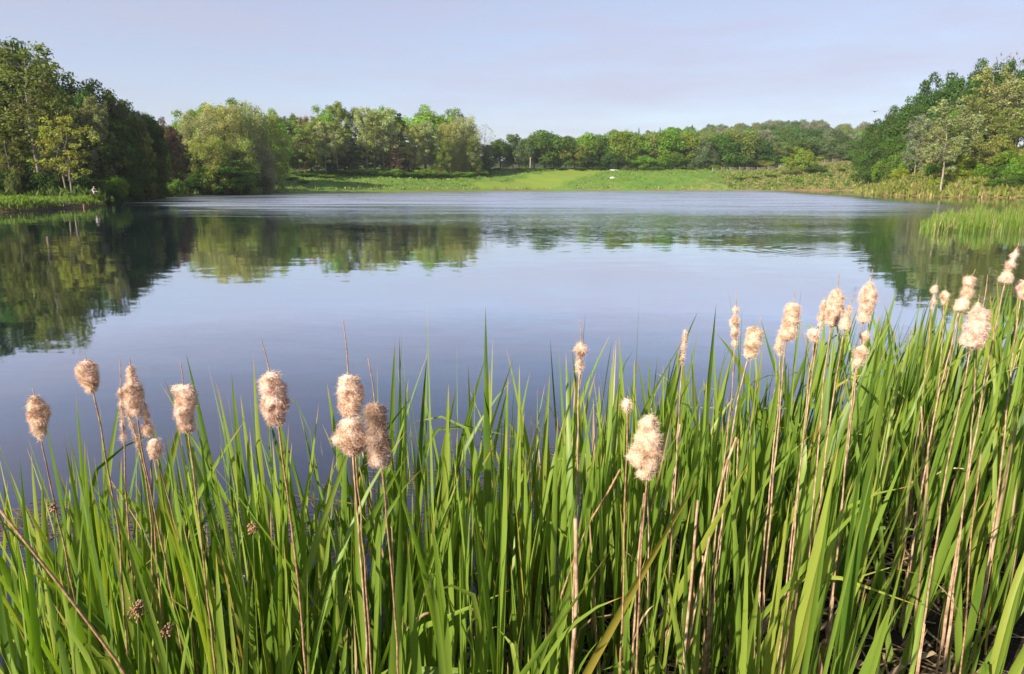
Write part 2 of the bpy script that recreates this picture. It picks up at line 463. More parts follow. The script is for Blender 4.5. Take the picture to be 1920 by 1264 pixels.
def terrain(x, y):
    x = np.asarray(x, float); y = np.asarray(y, float)
    sd = signed_dist(x, y)
    near = 1 - sstep(9, 22, np.hypot(x, y))
    land = np.maximum(sd, 0); under = np.minimum(sd, 0)
    # generic wooded bank
    z_left = 0.72 * sstep(0, 1.3, land) + 0.02 * land + 0.11 * np.maximum(land - 9, 0)
    z_left = np.minimum(z_left, 7.0)
    capm = 9.5 + 6.5 * sstep(90, 180, x)
    zm = (0.26 + 0.13 * sstep(25, 90, x) + 0.05 * sstep(100, 170, x)) * land * (0.72 + 0.28 * sstep(0, 30, x))
    z_mead = capm * (1 - np.exp(-zm / capm * 1.25))
    z_right = 25 * (1 - np.exp(-0.40 * land / 25.0))
    wm = sstep(-95, -60, x + 0.0 * y) * sstep(170, 200, y)
    wr = sstep(80, 92, x) * (1 - sstep(205, 240, y))
    z = z_left * (1 - wm) + z_mead * wm
    z = z * (1 - wr) + z_right * wr
    # ridge far behind
    z = z + 33 * np.exp(-((x - 270) / 330) ** 2 - ((y - 780) / 190) ** 2) * (y > 300)
    z = z + 22 * np.exp(-((x + 300) / 240) ** 2 - ((y - 520) / 200) ** 2)
    z = z + 0.35 * wavy(x, y, 0.11) * sstep(3, 14, land) + 0.10 * wavy(x, y, 0.5, 2.0) * sstep(2, 6, land) * (1 - near)
    z_near = 0.11 * land + 0.45 * sstep(2.0, 5.0, land) + 0.020 * wavy(x, y, 3.1) + 0.012 * wavy(x, y, 9.0, 1.0)
    z = z * (1 - near) + z_near * near
    z = z + np.maximum(under * (0.10 * near + 0.25 * (1 - near)), -1.6)
    return z

def zt(x, y):
    return float(terrain(np.array([x]), np.array([y]))[0])

MOWN = [onwater(930, 358.6), onwater(985, 358.2), tuple(at(1030, 340, 292).xy), tuple(at(1092, 327, 318).xy)]
def mown_mask(X, Y, sd):
    d = np.full(np.shape(X), 1e9)
    for (ax, ay), (bx, by) in zip(MOWN[:-1], MOWN[1:]):
        ex, ey = bx - ax, by - ay
        t = np.clip(((X - ax) * ex + (Y - ay) * ey) / (ex * ex + ey * ey), 0, 1)
        d = np.minimum(d, np.hypot(X - ax - t * ex, Y - ay - t * ey))
    edge = 9.0 + 1.2 * np.sin(Y * 0.4 + X * 0.2) + 0.8 * np.sin(X * 0.9)
    return (1 - sstep(edge, edge + 2.0, d)) * (sd > 0.3)

def build_ground():
    rr = np.concatenate([[0.0], np.geomspace(0.6, 60, 170), np.geomspace(61, 420, 190)[0:], np.geomspace(430, 2600, 50)])
    front = np.concatenate([np.linspace(-180, -50, 34)[:-1], np.linspace(-50, 50, 400), np.linspace(50, 180, 34)[1:-1]])
    th = np.radians(front)
    Rg, T = np.meshgrid(rr, th, indexing='ij')
    X, Y = Rg * np.sin(T), Rg * np.cos(T)
    Z = terrain(X, Y)
    n, k = X.shape
    i, j = np.meshgrid(np.arange(n - 1), np.arange(k), indexing='ij')
    j2 = (j + 1) % k
    Q = np.stack([i * k + j, i * k + j2, (i + 1) * k + j2, (i + 1) * k + j], -1).reshape(-1, 4)
    near = 1 - sstep(9, 22, np.hypot(X, Y))
    sd = signed_dist(X, Y)
    wm = sstep(-85, -62, X) * sstep(172, 190, Y) * (1 - sstep(30, 55, sd))
    bankl = sstep(-30, -34, X) * (1 - sstep(96, 106, Y)) * (1 - sstep(14, 20, sd)) * (1 - near)
    scrub = sstep(78, 136, X - 0.7 * (Y - 312) + 9 * wavy(X, Y, 0.13)) * sstep(210, 240, Y) * (1 - sstep(70, 110, sd))
    scrub = np.maximum(scrub, 0.75 * sstep(82, 90, X) * (1 - sstep(215, 240, Y)) * (1 - near) * sstep(0, 60, Y))
    mead = np.maximum(wm, bankl)
    bank_shade = sstep(-30, -34, X) * (1 - sstep(100, 110, Y)) * (1 - sstep(0.5, 1.3, sd)) * (Y > 40)  # shade under the bank overhang, painted as a dark band in the ground colour
    # mown strip up the dam
    mown = mown_mask(X, Y, sd)
    crest = (1 - sstep(1.5, 2.5, np.abs(Y - 322 - 0.04 * (X - 20)))) * sstep(8, 14, X) * (1 - sstep(60, 75, X))
    zone = np.stack([mead, scrub, np.maximum(near, bank_shade), np.clip(np.maximum(mown, 0), 0, 1)], -1)
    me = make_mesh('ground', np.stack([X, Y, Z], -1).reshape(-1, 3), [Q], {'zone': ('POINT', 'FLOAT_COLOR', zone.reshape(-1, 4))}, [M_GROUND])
    tag(obj('ground', me), kind='structure')

def build_water():
    xs = np.linspace(-150, 260, 42); ys = np.linspace(-6, 345, 36)
    X, Y = np.meshgrid(xs, ys, indexing='ij'); n, k = X.shape
    i, j = np.meshgrid(np.arange(n - 1), np.arange(k - 1), indexing='ij')
    Q = np.stack([i * k + j, (i + 1) * k + j, (i + 1) * k + j + 1, i * k + j + 1], -1).reshape(-1, 4)
    me = make_mesh('water', np.stack([X, Y, X * 0], -1).reshape(-1, 3), [Q], None, [M_WATER])
    tag(obj('water', me), kind='structure')

build_ground()
build_water()

# ------------------------------------------------------------------ trees
def rand_dirs(n, r, upbias=0.0):
    v = r.normal(size=(n, 3)); v /= np.linalg.norm(v, axis=1)[:, None]
    if upbias:
        v[:, 2] += upbias; v /= np.linalg.norm(v, axis=1)[:, None]
    return v

def leaf_quads(P, Nn, size, r, aspect=(0.55, 0.9)):
    n = len(P)
    U = np.cross(Nn, r.normal(size=(n, 3))); U /= np.linalg.norm(U, axis=1)[:, None] + 1e-9
    W = np.cross(Nn, U); W /= np.linalg.norm(W, axis=1)[:, None] + 1e-9
    s = (np.asarray(size) * np.ones(n) * r.uniform(0.6, 1.3, n) * 0.5)[:, None]
    a = r.uniform(*aspect, n)[:, None]
    Nn = Nn / (np.linalg.norm(Nn, axis=1)[:, None] + 1e-9)
    V = np.stack([P - U * s, P + W * s * a * 0.9 + Nn * s * 0.25 - U * s * 0.15, P + U * s, P - W * s * a * 0.9 + Nn * s * 0.25 - U * s * 0.1], 1)
    return V.reshape(-1, 3), np.arange(4 * n).reshape(n, 4)

def crown_mesh(name, clumps, per, size, r, shell=(0.55, 1.08), up=0.25, jit=0.8, squash=0.8):
    """clumps: list of (x,y,z,radius)"""
    C = np.array(clumps)
    n = len(C)
    cnt = np.maximum(6, (per * (C[:, 3] / C[:, 3].mean()) ** 2)).astype(int)
    idx = np.repeat(np.arange(n), cnt)
    d = rand_dirs(len(idx), r, up)
    rad = C[idx, 3] * r.uniform(*shell, len(idx)) * (1 + 0.18 * np.sin(d[:, 0] * 5 + idx) * np.sin(d[:, 2] * 6 + idx * 1.7))
    P = C[idx, :3] + d * rad[:, None] * np.array([1, 1, squash])
    Nn = d + jit * r.normal(size=d.shape) * 0.6
    V, Q = leaf_quads(P, Nn, size, r)
    bough = r.random(n)[idx]
    return make_mesh(name, V, [Q], {'rnd': ('FACE', 'FLOAT', r.random(len(idx))), 'bough': ('FACE', 'FLOAT', bough)}, [M_LEAF], smooth=False)

def branch(mb, a, b, r0, r1, r, sag=0.1, n=5):
    a, b = np.array(a, float), np.array(b, float)
    t = np.linspace(0, 1, n)[:, None]
    d = np.linalg.norm(b - a)
    P = a + (b - a) * t + np.sin(t * math.pi) * r.normal(size=3) * d * sag * 0.6
    P[:, 2] -= (np.sin(t * math.pi) * d * sag)[:, 0] * 0.5
    mb.tube(P, np.linspace(r0, r1, n), 5, cap=False)

def trunk_mesh(name, H, r0, clumps, r, mat, lean=0.02, nb=14, fork=0.3, split=1, top=0.92):
    mb = MB()
    ax = r.normal(size=2) * lean * H
    def axis(h): return np.array([ax[0] * (h / H) ** 1.5, ax[1] * (h / H) ** 1.5, h])
    for s in range(split):
        off = np.array([0, 0, 0]) if split == 1 else np.array([math.cos(s * 2.4), math.sin(s * 2.4), 0]) * r0 * (3.0 if split == 2 else 2.2)
        hs = np.linspace(-0.4, H * top, 9)
        P = np.array([axis(max(h, 0)) + off * (1 + 2.2 * max(h, 0) / H) for h in hs]); P[0, 2] = -0.4
        P[:, :2] += r.normal(size=(9, 2)) * 0.012 * H * (np.linspace(0, 1, 9)[:, None])
        mb.tube(P, r0 * (1.15 - 1.0 * (hs.clip(0) / H) ** 0.8), 7, cap=False)
    C = np.array(clumps)
    pick = r.permutation(len(C))[:nb]
    for q in pick:
        c = C[q, :3]
        h = max(H * fork * 0.8, min(c[2] - np.hypot(c[0], c[1]) * 0.7, H * 0.85))
        rr = r0 * (1.1 - h / H) * 0.5
        branch(mb, axis(h), c, rr, rr * 0.25, r)
    return mb.mesh(name, [mat])

KINDS = {}
def proto(kind, build, n):
    KINDS[kind] = []
    for v in range(n):
        r = np.random.default_rng(100 * (len(KINDS)) + v)
        KINDS[kind].append(build(r, v))       # (crown mesh, trunk mesh, height, width)

def b_broad(r, v):
    H, W = 18.0, 11.5
    cl = []
    for q in range(58):
        d = rand_dirs(1, r, 0.15)[0]
        f = r.uniform(0.45, 0.93)
        wob = 1 + 0.22 * math.sin(3 * math.atan2(d[1], d[0]) + v * 2) + 0.12 * r.normal()
        c = np.array([d[0] * W * 0.5 * f * wob, d[1] * W * 0.5 * f * wob, H * 0.55 + d[2] * H * 0.42 * f * (1 + 0.08 * r.normal())])
        cl.append((*c, r.uniform(0.10, 0.19) * W * (1.0 if c[2] < H * 0.8 else 0.75)))
    for q in range(10):     # skirts near the ground
        a = r.uniform(0, 6.28); rad = r.uniform(0.15, 0.42) * W
        cl.append((math.cos(a) * rad, math.sin(a) * rad, r.uniform(0.10, 0.28) * H, r.uniform(0.09, 0.15) * W))
    cr = crown_mesh('crown', cl, 230, 0.46, r, shell=(0.5, 1.12))
    tr = trunk_mesh('trunk', H, 0.30, cl, r, M_BARK, nb=16, fork=0.25)
    return cr, tr, H, W

def b_round(r, v):
    H, W = 15.0, 13.5
    cl = []
    for q in range(46):
        d = rand_dirs(1, r, 0.25)[0]
        f = r.uniform(0.5, 0.92)
        wob = 1 + 0.2 * math.sin(2 * math.atan2(d[1], d[0]) + v * 2) + 0.10 * r.normal()
        cl.append((d[0] * W * 0.5 * f * wob, d[1] * W * 0.5 * f * wob, max(1.2, H * 0.50 + d[2] * H * 0.44 * f * (1 + 0.10 * r.normal())), r.uniform(0.11, 0.20) * W))
    cr = crown_mesh('crown', cl, 230, 0.62, r, shell=(0.6, 1.1), up=0.35, jit=0.8, squash=1.0)
    tr = trunk_mesh('trunk', H, 0.28, cl, r, M_BARK, nb=12, fork=0.2)
    return cr, tr, H, W

def b_airy(r, v):
    H, W = 18.0, 7.5
    cl = []
    n = 95
    for q in range(n):
        h = H * (0.20 + 0.78 * (q / n) ** 0.9)
        prof = math.sin(min(1, (h / H - 0.1) / 0.9) * math.pi * 0.93) ** 0.7
        a = q * 2.4 + r.normal() * 0.4
        rad = W * 0.5 * prof * r.uniform(0.25, 1.0)
        cl.append((math.cos(a) * rad, math.sin(a) * rad, h + r.normal() * 0.4, r.uniform(0.055, 0.12) * W))
    cr = crown_mesh('crown', cl, 92, 0.36, r, shell=(0.2, 1.25), up=0.1, jit=1.2, squash=1.15)
    tr = trunk_mesh('trunk', H, 0.14, cl, r, M_BARKP, nb=30, fork=0.2, lean=0.03)
    return cr, tr, H, W

def b_slender(r, v):
    H, W = 18.0, 8.0
    cl = []
    n = 62
    for q in range(n):
        h = H * (0.40 + 0.58 * (q / n))
        prof = math.sin(min(1, (h / H - 0.30) / 0.70) * math.pi * 0.9) ** 0.75
        a = q * 2.4 + r.normal() * 0.5
        rad = W * 0.5 * prof * r.uniform(0.35, 1.05)
        cl.append((math.cos(a) * rad, math.sin(a) * rad, h + r.normal() * 0.5, r.uniform(0.06, 0.12) * W))
    for q in range(4):
        a = r.uniform(0, 6.28)
        cl.append((math.cos(a) * 1.3, math.sin(a) * 1.3, H * r.uniform(0.22, 0.38), 0.5))
    cr = crown_mesh('crown', cl, 75, 0.38, r, shell=(0.15, 1.25), up=0.1, jit=1.2, squash=1.0)
    tr = trunk_mesh('trunk', H, 0.15, cl, r, M_BARKP, nb=34, fork=0.36, lean=0.015)
    return cr, tr, H, W

def b_willow(r, v):
    H, W = 18.0, 11.0
    cl = []
    n = 150
    for q in range(n):
        h = H * (0.05 + 0.92 * (q / n))
        t = h / H
        prof = (1 - 0.25 * (1 - t)) * math.sqrt(max(0.0, 1 - max(0, (t - 0.45) / 0.57) ** 2))
        a = q * 2.4 + r.normal() * 0.5
        rad = W * 0.5 * prof * r.uniform(0.45, 1.0)
        cl.append((math.cos(a) * rad, math.sin(a) * rad, h + r.normal() * 0.3, r.uniform(0.06, 0.105) * W))
    cr = crown_mesh('crown', cl, 110, 0.33, r, shell=(0.3, 1.25), up=0.05, jit=1.3, squash=1.35)
    tr = trunk_mesh('trunk', H, 0.16, cl, r, M_BARK, nb=26, fork=0.12, split=3, top=0.7)
    return cr, tr, H, W

def b_pine(r, v, dead=False):
    H, W = 18.0, 7.0
    cl = []
    for lv in range(15):
        h = H * (0.16 + 0.82 * lv / 14)
        rad = W * 0.5 * (1.05 - lv / 14.0) ** 0.75 * (0.75 + 0.25 * math.sin(lv * 1.7))
        k = 7 if lv < 11 else 4
        for q in range(k):
            a = q / k * 6.28 + lv * 0.9 + r.normal() * 0.25
            for f in ((0.4, 0.75, 1.0) if not dead else (0.5, 0.95)):
                cl.append((math.cos(a) * rad * f, math.sin(a) * rad * f, h - 0.10 * rad * f + r.normal() * 0.15, r.uniform(0.4, 0.7) * (0.6 + 0.4 * (1 - lv / 15))))
    cl.append((0, 0, H * 0.985, 0.35))
    cr = crown_mesh('crown', cl, 30 if not dead else 11, 0.36, r, shell=(0.1, 1.2), up=0.0, jit=1.2, squash=0.55)
    tr = trunk_mesh('trunk', H, 0.22, cl, r, M_BARK, nb=60 if dead else 26, fork=0.14, lean=0.01, top=0.98)
    return cr, tr, H, W

def b_bush(r, v):
    H, W = 4.0, 5.5
    cl = []
    for q in range(34):
        d = rand_dirs(1, r, 0.2)[0]
        f = r.uniform(0.4, 0.95)
        cl.append((d[0] * W * 0.5 * f, d[1] * W * 0.5 * f, max(0.25, H * 0.42 + d[2] * H * 0.5 * f), r.uniform(0.09, 0.18) * W))
    cr = crown_mesh('crown', cl, 120, 0.30, r, shell=(0.4, 1.2), up=0.2, jit=0.9)
    tr = trunk_mesh('trunk', H, 0.07, cl, r, M_BARK, nb=12, fork=0.1, split=3, top=0.6)
    return cr, tr, H, W

def b_sapling(r, v):
    H, W = 12.0, 7.5
    cl = []
    for q in range(46):
        h = H * (0.30 + 0.68 * (q / 46))
        prof = math.sin(min(1, (h / H - 0.18) / 0.82) * math.pi * 0.88) ** 0.6
        a = q * 2.4 + r.normal() * 0.5
        rad = W * 0.5 * prof * r.uniform(0.3, 1.05)
        cl.append((math.cos(a) * rad, math.sin(a) * rad, h + r.normal() * 0.4, r.uniform(0.05, 0.10) * W))
    cr = crown_mesh('crown', cl, 62, 0.34, r, shell=(0.1, 1.3), up=0.2, jit=1.1)
    tr = trunk_mesh('trunk', H, 0.11, cl, r, M_BARKP, nb=28, fork=0.28, split=2, top=0.85)
    return cr, tr, H, W

def b_bare(r, v):
    H, W = 16.0, 7.0
    cl = []
    for q in range(60):
        h = H * (0.35 + 0.63 * (q / 60))
        prof = math.sin(min(1, (h / H - 0.2) / 0.8) * math.pi * 0.85) ** 0.6
        a = q * 2.4 + r.normal() * 0.5
        rad = W * 0.5 * prof * r.uniform(0.5, 1.05)
        cl.append((math.cos(a) * rad, math.sin(a) * rad, h, 0.5))
    cr = crown_mesh('crown', cl, 9, 0.30, r, shell=(0.1, 1.3))
    tr = trunk_mesh('trunk', H, 0.14, cl, r, M_BARKP, nb=60, fork=0.3, top=0.9)
    return cr, tr, H, W

proto('broad', b_broad, 4)
proto('airy', b_airy, 4)
proto('round', b_round, 4)
proto('slender', b_slender, 3)
proto('willow', b_willow, 3)
proto('pine', lambda r, v: b_pine(r, v), 2)
proto('deadpine', lambda r, v: b_pine(r, v, True), 1)
proto('bush', b_bush, 4)
proto('sapling', b_sapling, 2)
proto('bare', b_bare, 1)

SHORE = lambda px: float(np.interp(px, [480, 600, 750, 900, 930], [186, 207, 231, 254, 260]))
COLS = {  # real leaf colours
    'dk': (0.054, 0.108, 0.013), 'md': (0.078, 0.145, 0.014), 'br': (0.130, 0.225, 0.016), 'yg': (0.185, 0.240, 0.018),
    'ol': (0.175, 0.205, 0.045), 'pl': (0.265, 0.280, 0.115), 'gy': (0.190, 0.205, 0.115), 'yl': (0.265, 0.285, 0.055),
    'bn': (0.150, 0.098, 0.045), 'rd': (0.165, 0.100, 0.055), 'pn': (0.040, 0.072, 0.020), 'sg': (0.125, 0.170, 0.062),
}
PHR = {'broad': 'leafy tree', 'airy': 'airy tree', 'slender': 'slim tree', 'willow': 'bushy tree', 'pine': 'pine tree',
       'deadpine': 'dead pine', 'bush': 'bush', 'sapling': 'young tree', 'bare': 'thinly leaved tree'}
NAME = {'broad': 'broadleaf_tree', 'airy': 'airy_tree', 'slender': 'slender_tree', 'willow': 'bushy_tree', 'pine': 'pine_tree',
        'deadpine': 'dead_pine_tree', 'bush': 'bush', 'sapling': 'young_tree', 'bare': 'sparse_tree'}
CPH = {'dk': 'dark green', 'md': 'mid green', 'br': 'bright green', 'yg': 'yellow-green', 'ol': 'olive', 'pl': 'pale olive', 'gy': 'grey-green',
       'yl': 'yellow-lit', 'bn': 'brownish', 'rd': 'rust brown', 'pn': 'deep green', 'sg': 'sage green'}
ZONE = {'west': ('on the wooded shore by the angler', 'trees and bushes on the wooded shore'),
        'shore': ('in the clump at the water', 'trees in the clump at the water'),
        'grove': ('in the grove behind the meadow', 'trees in the grove behind the meadow'),
        'dam': ('in the treeline above the embankment', 'trees above the grass embankment'),
        'slope': ('on the scrubby slope below the rail fence', 'bushes on the scrubby slope'),
        'east': ('on the steep hill opposite the angler', 'trees and bushes on the steep hill')}

# photo column, photo row of the top, distance, kind, width in photo pixels, colour, zone, own label
TREES = [
 # wooded shore on the left
 (-95, 50, 104, 'broad', 170, 'dk', 'west', None), (-30, 62, 106, 'broad', 150, 'dk', 'west', None),
 (22, 78, 110, 'broad', 120, 'md', 'west', None), (38, 88, 92, 'slender', 130, 'ol', 'west', 'tall slim tree with pale bare lower trunk standing on the wooded shore'),
 (118, 126, 110, 'broad', 115, 'dk', 'west', 'round dark green crown rising behind the young yellow tree on the shore'),
 (92, 118, 116, 'bare', 50, 'bn', 'west', 'bare twiggy treetop poking above the dark crowns on the wooded shore'),
 (178, 150, 116, 'broad', 95, 'md', 'west', None), (212, 168, 120, 'broad', 90, 'ol', 'west', None),
 (238, 182, 124, 'broad', 90, 'dk', 'west', None), (262, 208, 130, 'broad', 75, 'dk', 'west', None),
 (-20, 190, 92, 'airy', 90, 'ol', 'west', None), (72, 168, 100, 'airy', 85, 'ol', 'west', None), (150, 200, 106, 'airy', 70, 'ol', 'west', None),
 (172, 186, 104, 'airy', 60, 'pl', 'west', None), (128, 262, 102, 'willow', 95, 'sg', 'west', None),
 (200, 262, 106, 'willow', 105, 'md', 'west', None), (222, 230, 110, 'airy', 60, 'md', 'west', None), (248, 282, 116, 'willow', 70, 'md', 'west', None),
 (112, 222, 87, 'sapling', 92, 'yl', 'west', 'young yellow-lit tree with twin pale trunks on the grassy point'),
 (8, 245, 90, 'sapling', 60, 'ol', 'west', None),
 (268, 252, 118, 'slender', 34, 'yl', 'west', 'small slim yellow-lit tree against the dark trees of the wooded shore'),
 (252, 215, 121, 'slender', 42, 'pl', 'west', None),
 (300, 214, 150, 'broad', 45, 'bn', 'west', 'brownish tree in the gap between wooded shore and pale clump'), (322, 240, 152, 'airy', 38, 'rd', 'west', 'rust brown tree in the gap beside the pale clump'),
 (290, 268, 132, 'airy', 46, 'gy', 'west', None), (330, 262, 165, 'broad', 60, 'dk', 'west', None), (308, 285, 146, 'airy', 46, 'md', 'west', None),
 (262, 312, 126, 'broad', 60, 'md', 'west', None), (235, 305, 118, 'airy', 50, 'ol', 'west', None), (60, 240, 104, 'broad', 110, 'dk', 'west', None), (0, 200, 106, 'broad', 120, 'dk', 'west', None),
 (190, 290, 108, 'airy', 62, 'br', 'west', None),
 # clump at the water
 (352, 208, 192, 'broad', 66, 'br', 'shore', None), (392, 188, 196, 'broad', 80, 'br', 'shore', None), (428, 178, 200, 'broad', 72, 'md', 'shore', None), (505, 198, 205, 'broad', 60, 'br', 'shore', None),
 (372, 214, 172, 'willow', 88, 'pl', 'shore', None), (412, 200, 176, 'willow', 92, 'pl', 'shore', None), (456, 196, 182, 'willow', 90, 'pl', 'shore', None), (492, 216, 190, 'willow', 78, 'ol', 'shore', None),
 (388, 258, 166, 'willow', 84, 'ol', 'shore', None), (440, 262, 172, 'willow', 86, 'ol', 'shore', None), (478, 275, 180, 'willow', 66, 'gy', 'shore', None), (355, 290, 166, 'willow', 56, 'sg', 'shore', None),
 (420, 300, 168, 'broad', 90, 'dk', 'shore', None), (470, 315, 178, 'broad', 70, 'dk', 'shore', None), (375, 318, 164, 'broad', 70, 'dk', 'shore', None),
 # grove behind the meadow
 (522, 222, 236, 'airy', 50, 'sg', 'grove', None), (543, 208, 250, 'broad', 48, 'md', 'grove', None), (566, 214, 246, 'broad', 42, 'bn', 'grove', 'brown-leaved tree near the top of the grove behind the meadow'),
 (556, 228, 234, 'slender', 56, 'ol', 'grove', None), (590, 222, 238, 'airy', 48, 'ol', 'grove', None), (612, 198, 252, 'broad', 62, 'br', 'grove', None), (632, 194, 248, 'airy', 46, 'ol', 'grove', None),
 (606, 232, 234, 'slender', 48, 'pl', 'grove', None), (628, 232, 236, 'slender', 50, 'ol', 'grove', None), (650, 232, 246, 'pine', 56, 'pn', 'grove', None), (664, 206, 252, 'airy', 50, 'sg', 'grove', None),
 (684, 203, 236, 'slender', 46, 'pl', 'grove', None), (698, 215, 238, 'slender', 44, 'ol', 'grove', None), (716, 206, 236, 'slender', 54, 'pl', 'grove', None), (712, 194, 256, 'broad', 66, 'br', 'grove', None), (735, 200, 252, 'broad', 50, 'yg', 'grove', None),
 (748, 214, 248, 'pine', 60, 'pn', 'grove', None), (738, 254, 232, 'deadpine', 44, 'rd', 'grove', 'rust brown dead pine at the meadow edge of the grove'),
 (795, 193, 258, 'broad', 84, 'br', 'grove', None), (842, 204, 260, 'broad', 62, 'br', 'grove', None), (868, 210, 256, 'broad', 42, 'sg', 'grove', None),
 (776, 236, 236, 'airy', 44, 'pl', 'grove', None), (797, 230, 238, 'airy', 52, 'pl', 'grove', None), (840, 232, 238, 'willow', 50, 'pl', 'grove', None), (868, 222, 242, 'willow', 66, 'pl', 'grove', None), (826, 262, 234, 'willow', 48, 'ol', 'grove', None), (882, 262, 236, 'willow', 50, 'ol', 'grove', None),
 (908, 231, 246, 'bare', 42, 'pl', 'grove', 'thin see-through tree at the end of the grove beside the embankment'), (912, 272, 244, 'airy', 44, 'sg', 'grove', None),
 (580, 262, 246, 'broad', 56, 'dk', 'grove', None), (535, 270, 240, 'broad', 56, 'dk', 'grove', None), (645, 268, 248, 'broad', 70, 'dk', 'grove', None), (700, 262, 250, 'broad', 70, 'dk', 'grove', None), (765, 265, 248, 'broad', 60, 'dk', 'grove', None), (612, 285, 244, 'pine', 40, 'pn', 'grove', None), (845, 285, 250, 'broad', 60, 'dk', 'grove', None), (902, 290, 250, 'broad', 44, 'md', 'grove', None),
 # treeline above the embankment
 (938, 262, 330, 'broad', 46, 'md', 'dam', None), (962, 252, 332, 'airy', 42, 'sg', 'dam', None), (986, 262, 330, 'broad', 44, 'sg', 'dam', None), (1022, 245, 332, 'broad', 76, 'md', 'dam', None), (1002, 252, 340, 'airy', 44, 'ol', 'dam', None),
 (1062, 256, 336, 'airy', 42, 'gy', 'dam', None), (1078, 272, 330, 'broad', 46, 'ol', 'dam', None), (1102, 250, 338, 'broad', 56, 'br', 'dam', None), (1128, 258, 336, 'broad', 46, 'dk', 'dam', None),
 (1162, 246, 336, 'broad', 62, 'yg', 'dam', None), (1196, 250, 338, 'broad', 54, 'br', 'dam', None), (1222, 248, 340, 'broad', 46, 'ol', 'dam', None), (1252, 244, 338, 'broad', 66, 'br', 'dam', None), (1290, 252, 340, 'broad', 52, 'yg', 'dam', None),
 (1316, 262, 338, 'broad', 46, 'sg', 'dam', None), (1350, 252, 340, 'broad', 66, 'md', 'dam', None), (1388, 246, 342, 'broad', 66, 'ol', 'dam', None), (1422, 262, 340, 'broad', 52, 'dk', 'dam', None),
 (1150, 290, 330, 'broad', 44, 'dk', 'dam', None), (1206, 292, 332, 'broad', 40, 'br', 'dam', None), (1262, 286, 332, 'broad', 44, 'br', 'dam', None), (1325, 286, 334, 'broad', 44, 'sg', 'dam', None), (1385, 288, 336, 'broad', 50, 'md', 'dam', None),
 (1046, 285, 330, 'broad', 44, 'dk', 'dam', None), (1100, 292, 330, 'broad', 40, 'dk', 'dam', None),
 (1458, 268, 342, 'slender', 46, 'ol', 'dam', None), (1482, 276, 346, 'broad', 40, 'yg', 'dam', None), (1505, 262, 350, 'broad', 56, 'md', 'dam', None), (1540, 258, 352, 'broad', 56, 'sg', 'dam', None), (1575, 272, 350, 'broad', 52, 'sg', 'dam', None), (1605, 262, 352, 'broad', 50, 'md', 'dam', None), (1640, 255, 356, 'broad', 56, 'md', 'dam', None), (1440, 290, 340, 'broad', 36, 'br', 'dam', None),
 (1558, 288, 345, 'broad', 44, 'sg', 'dam', None),
 # hill on the right
 (1628, 262, 240, 'broad', 60, 'md', 'east', None), (1655, 222, 226, 'broad', 56, 'dk', 'east', None), (1682, 192, 218, 'broad', 60, 'dk', 'east', None), (1722, 172, 212, 'broad', 80, 'dk', 'east', None),
 (1762, 134, 206, 'broad', 76, 'dk', 'east', None), (1792, 140, 204, 'broad', 66, 'dk', 'east', None), (1842, 104, 198, 'broad', 78, 'dk', 'east', None), (1886, 108, 196, 'broad', 66, 'dk', 'east', None), (1930, 110, 192, 'broad', 76, 'dk', 'east', None), (1980, 100, 192, 'broad', 90, 'dk', 'east', None),
 (1884, 98, 200, 'bare', 34, 'bn', 'east', None), (1916, 96, 200, 'bare', 34, 'bn', 'east', None),
 (1735, 232, 196, 'broad', 60, 'br', 'east', None), (1800, 200, 190, 'broad', 60, 'br', 'east', None), (1690, 250, 205, 'broad', 60, 'md', 'east', None), (1836, 190, 186, 'broad', 80, 'md', 'east', None),
 (1786, 192, 152, 'slender', 88, 'pl', 'east', 'lone slim tree with pale straight trunk at the water below the steep hill'),
 (1872, 130, 174, 'slender', 84, 'pl', 'east', None), (1912, 150, 170, 'slender', 80, 'pl', 'east', None), (1842, 182, 172, 'slender', 66, 'ol', 'east', None), (1955, 180, 160, 'airy', 70, 'ol', 'east', None), (1896, 205, 160, 'slender', 56, 'ol', 'east', None),
 (1728, 220, 182, 'airy', 50, 'gy', 'east', None), (1758, 240, 168, 'airy', 52, 'pl', 'east', None),
]
